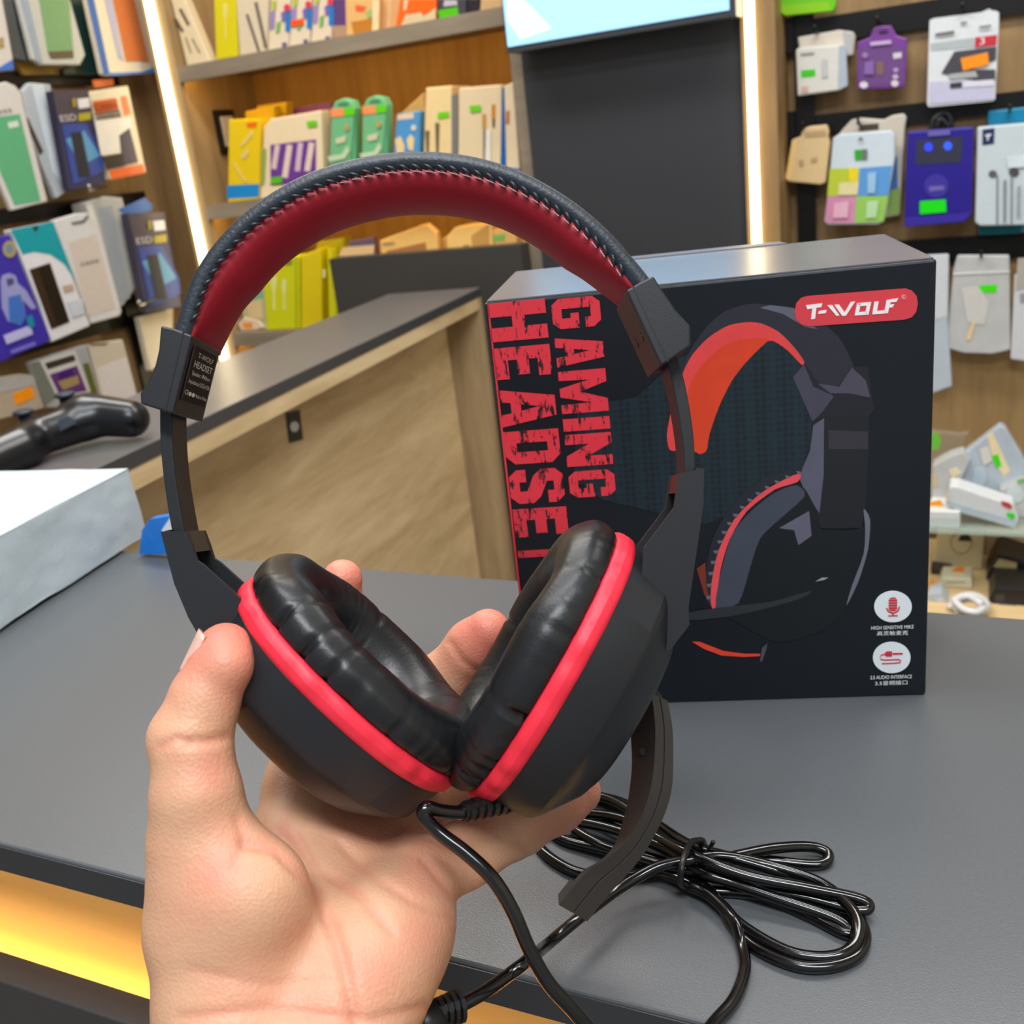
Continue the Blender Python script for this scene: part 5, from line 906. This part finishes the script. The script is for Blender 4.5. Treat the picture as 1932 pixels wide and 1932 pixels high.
npack('white_box', 'small white box topped by an orange tag on the glass shelf', 1.965, r3([(60, 790), (345, 800), (345, 965), (60, 965)]), .08, (226, 228, 226), [('front_shade', r3([(70, 850), (330, 855), (335, 960), (70, 960)]), (204, 214, 212))], 'box', None, zg)
npack('price_tag', 'orange price tag leaning on the small white box', 1.99, r3([(60, 720), (160, 695), (200, 750), (150, 795), (60, 795)]), .004, (255, 156, 6), (), 'tag', None, zg)
npack('dark_adapter', 'black adapter partly hidden behind the power strip box', 2.10, r3([(130, 600), (560, 620), (700, 590), (800, 700), (760, 760), (130, 700)]), .05, (26, 26, 28), (), 'adapter', None, zg)
npack('clear_blister', 'round clear blister pack at the right edge of the glass shelf', 2.03, r3([(700, 600), (960, 500), (960, 760), (860, 790), (770, 720)]), .04, None, [('green_print', r3([(860, 510), (950, 490), (950, 530), (870, 540)]), (120, 190, 110)), ('inner_disc', r3(circle_px(850, 640, 80, 80, 18)), (206, 216, 218))], 'package', CLEAR, zg)
npack('clear_bag', 'faint clear bag with a bright green dot beside the headset box', 2.12, r3([(60, 60), (330, 90), (430, 80), (360, 220), (300, 260), (60, 300)]), .02, None, [('green_dot', r3([(90, 80), (150, 85), (170, 150), (150, 230), (90, 240)]), (110, 196, 60))], 'bag', pm((170, 156, 136), .2, alpha=.4), zg)
npack('cream_box', 'cream box with a round window standing under the glass shelf', 2.12, r3([(140, 990), (570, 1000), (550, 1250), (90, 1250)]), .06, (222, 208, 172), [('ring_print', r3(circle_px(355, 1080, 105, 110, 24)), (196, 176, 130)), ('ring_core', r3(circle_px(355, 1085, 85, 85, 24)), (226, 212, 178)), ('dark_window', r3([(325, 1065), (350, 1010), (420, 1005), (455, 1070)]), (34, 34, 32))], 'box', None, zb)
npack('cream_box', 'plain beige box at the right edge under the glass shelf', 2.20, r3([(580, 1000), (960, 1005), (960, 1280), (575, 1260)]), .06, (200, 178, 142), [('dark_gap', r3([(545, 1000), (580, 1000), (575, 1255), (548, 1255)]), (150, 128, 92))], 'box', None, zb)
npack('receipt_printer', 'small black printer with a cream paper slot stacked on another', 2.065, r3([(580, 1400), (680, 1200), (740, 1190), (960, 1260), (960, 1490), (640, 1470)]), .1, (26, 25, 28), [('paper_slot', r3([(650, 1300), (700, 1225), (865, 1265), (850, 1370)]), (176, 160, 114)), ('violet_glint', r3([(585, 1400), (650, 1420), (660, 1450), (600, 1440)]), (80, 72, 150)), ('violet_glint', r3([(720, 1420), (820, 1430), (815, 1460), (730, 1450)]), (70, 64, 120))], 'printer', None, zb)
npack('receipt_printer', 'lower small black printer resting on the oak base board', 1.96, r3([(600, 1610), (660, 1490), (960, 1510), (960, 1700), (640, 1640)]), .1, (30, 29, 31), [('grey_keys', r3([(660, 1560), (740, 1545), (750, 1610), (670, 1620)]), (64, 60, 64)), ('violet_glint', r3([(700, 1620), (860, 1645), (855, 1675), (705, 1650)]), (60, 56, 92))], 'printer', None, zb)
npack('adapter_box', 'pale box lying behind the coiled white cable in the niche', 2.02, r3([(150, 1450), (180, 1400), (450, 1410), (460, 1500), (400, 1560), (160, 1550)]), .06, (212, 208, 182), [('lid_line', r3([(220, 1440), (390, 1436), (392, 1446), (222, 1452)]), (160, 156, 130))], 'box', None, zb)
npack('price_tag', 'orange price tag lying in front of the cream box with the round window', 2.05, r3([(270, 1340), (330, 1295), (385, 1310), (360, 1370), (280, 1385)]), .003, (226, 140, 40), (), 'tag', None, zb)
npack('price_tag', 'orange tag peeking out beside the headset box low in the niche', 2.0, r3([(55, 1440), (100, 1420), (140, 1490), (120, 1540), (55, 1535)]), .003, (236, 150, 10), (), 'tag', None, zb)
npack('dark_adapter', 'flat black plug lying behind the pale box in the niche', 2.08, r3([(75, 1310), (260, 1340), (270, 1370), (80, 1350)]), .04, (52, 42, 34), (), 'adapter', None, zb)
npack('clear_bag', 'pale blue bag beside the coiled white cable in the niche', 1.95, r3([(55, 1560), (170, 1545), (240, 1640), (240, 1700), (55, 1715)]), .05, None, [('white_fold', r3([(120, 1590), (180, 1580), (200, 1650), (140, 1660)]), (206, 212, 222))], 'bag', CLEAR2, zb)
cp = [(250, 1680), (290, 1620), (360, 1570), (450, 1560), (540, 1590), (590, 1650), (560, 1710), (480, 1735), (380, 1720), (310, 1680), (330, 1620), (420, 1590), (520, 1620), (560, 1670), (500, 1715), (400, 1700), (340, 1660), (300, 1600), (420, 1570), (540, 1640)]
tag(obj('white_cable', *tube_vf(catmull([PZ(zb + .008 + .0018 * k).at(*p) for k, p in enumerate(r3(cp))], 5), .007, 8), pm((226, 226, 226), .35), None, True), 'coiled white cable lying on the oak base board of the niche', 'cable')

# ================================================================== foam block, blue bag, game controller
fz = 1.285 - .2198
a_, b_ = PZ(1.0).at(277, 1015), PZ(1.0).at(0, 1195); b_ = a_ + (b_ - a_) * 1.25
d_ = (b_ - a_) / np.linalg.norm(b_ - a_); n_ = A3((-d_[1], d_[0], 0)); n_ = n_ if n_[0] < 0 else -n_
V = []; nu, nv = 26, 8
foam = obj('foam_block', *prism([a_ + A3((0, 0, .003)), b_ + A3((0, 0, .003)), b_ + n_ * .34 + A3((0, 0, .003)), a_ + n_ * .34 + A3((0, 0, .003))], (0, 0, fz - 1.003)), pm((182, 194, 201), .8, var=.03, scale=20, bump=.15, bscale=400, sss=.1), None)
md = foam.modifiers.new('sub', 'SUBSURF'); md.subdivision_type = 'SIMPLE'; md.levels = 5; md.render_levels = 5
tx = bpy.data.textures.new('foam_noise', 'CLOUDS'); tx.noise_scale = .05
md = foam.modifiers.new('rough', 'DISPLACE'); md.texture = tx; md.strength = .004; md.mid_level = .5; md.texture_coords = 'GLOBAL'
tag(foam, 'white foam packing block lying at the left end of the front counter', 'foam block')
bg = thing('plastic_bag', tuple(PZ(1.0).at(295, 1040)), 'small blue and white plastic bag behind the foam block', 'bag')
BGP = PY(.575)
obj('bag_body', *prism([BGP.at(*p) for p in ((262, 1046), (268, 1000), (282, 980), (330, 972), (345, 1000), (345, 1046))], (0, .008, 0)), pm((30, 120, 214), .3, bump=.4, bscale=60), bg)
flat('white_stripe', BGP, [(305, 1000), (322, 975), (342, 980), (342, 1045), (318, 1045)], pm((226, 232, 238), .35), bg, .001, .0008)

CT = PZ(1.0)
def kp(x, y, Z): return cm(x, y, Z)
lo = cm(-170, 690, 1.2) ; lo[2] = 1080; hi = cm(330, 960, 1.2); hi[2] = 1330; h2 = 3.0
G = np.stack(np.meshgrid(*[np.arange(lo[i], hi[i], h2) for i in range(3)], indexing='ij'), -1)
K = lambda a, b, ra, rb: cone_d(G, a, b, ra, rb)
zc = lambda x, y, r: (lambda p: p)(None)
def onc(x, y, h):                                   # a point h above the rear counter, in camera mm
    p = PZ(1.0 + h).at(x, y); return (MX.T @ (p - CAM)) * 1000
D = K(cm(168, 782, 1.24), cm(246, 790, 1.235), 26, 23)
D = smin(D, K(cm(42, 845, 1.18), cm(-20, 872, 1.15), 25, 24), 12)
D = smin(D, K(cm(62, 828, 1.2), cm(150, 797, 1.23), 22, 24), 14)
D = smin(D, K(cm(62, 815, 1.215), cm(64, 822, 1.215), 20, 20), 7); D = smin(D, K(cm(140, 785, 1.235), cm(142, 792, 1.235), 21, 21), 7)
Vc, Qc = surface_nets(D, lo, h2)
CTL = thing('game_controller', tuple(CT.at(150, 850)), 'black wireless game controller resting on the rear counter', 'controller')
obj('shell', c2w(Vc), Qc, pm((11, 14, 19), .3, spec=.5), CTL, True)
UPW = MX.T @ np.array([0, 0, 1.])
for (x, y, Z_) in ((45, 783, 1.215), (123, 750, 1.235)):
    p = cm(x, y, Z_)
    V, Fc = tube_vf([p - UPW * 24, p], 7.5, 14); st_ = obj('stick', c2w(V), Fc, pm((24, 26, 30), .4), CTL, True)
    V, Fc = tube_vf([p, p + UPW * 2, p + UPW * 5, p + UPW * 6], [8, 12, 12, 10], 18); obj('stick_cap', c2w(V), Fc, pm((40, 50, 60), .5), st_, True)
tpd = [cm(x, y, 1.196) for x, y in ((95, 800), (128, 785), (140, 800), (105, 818))]
obj('touch_panel', *(lambda vf: (c2w(vf[0]), vf[1]))(prism(tpd, (0, 0, 10))), pm((52, 60, 72), .4), CTL)
p = cm(100, 788, 1.22)
V, Fc = tube_vf([p, p + UPW * 3], 6, 12); obj('home_button', c2w(V), Fc, pm((70, 78, 92), .3), CTL, True)
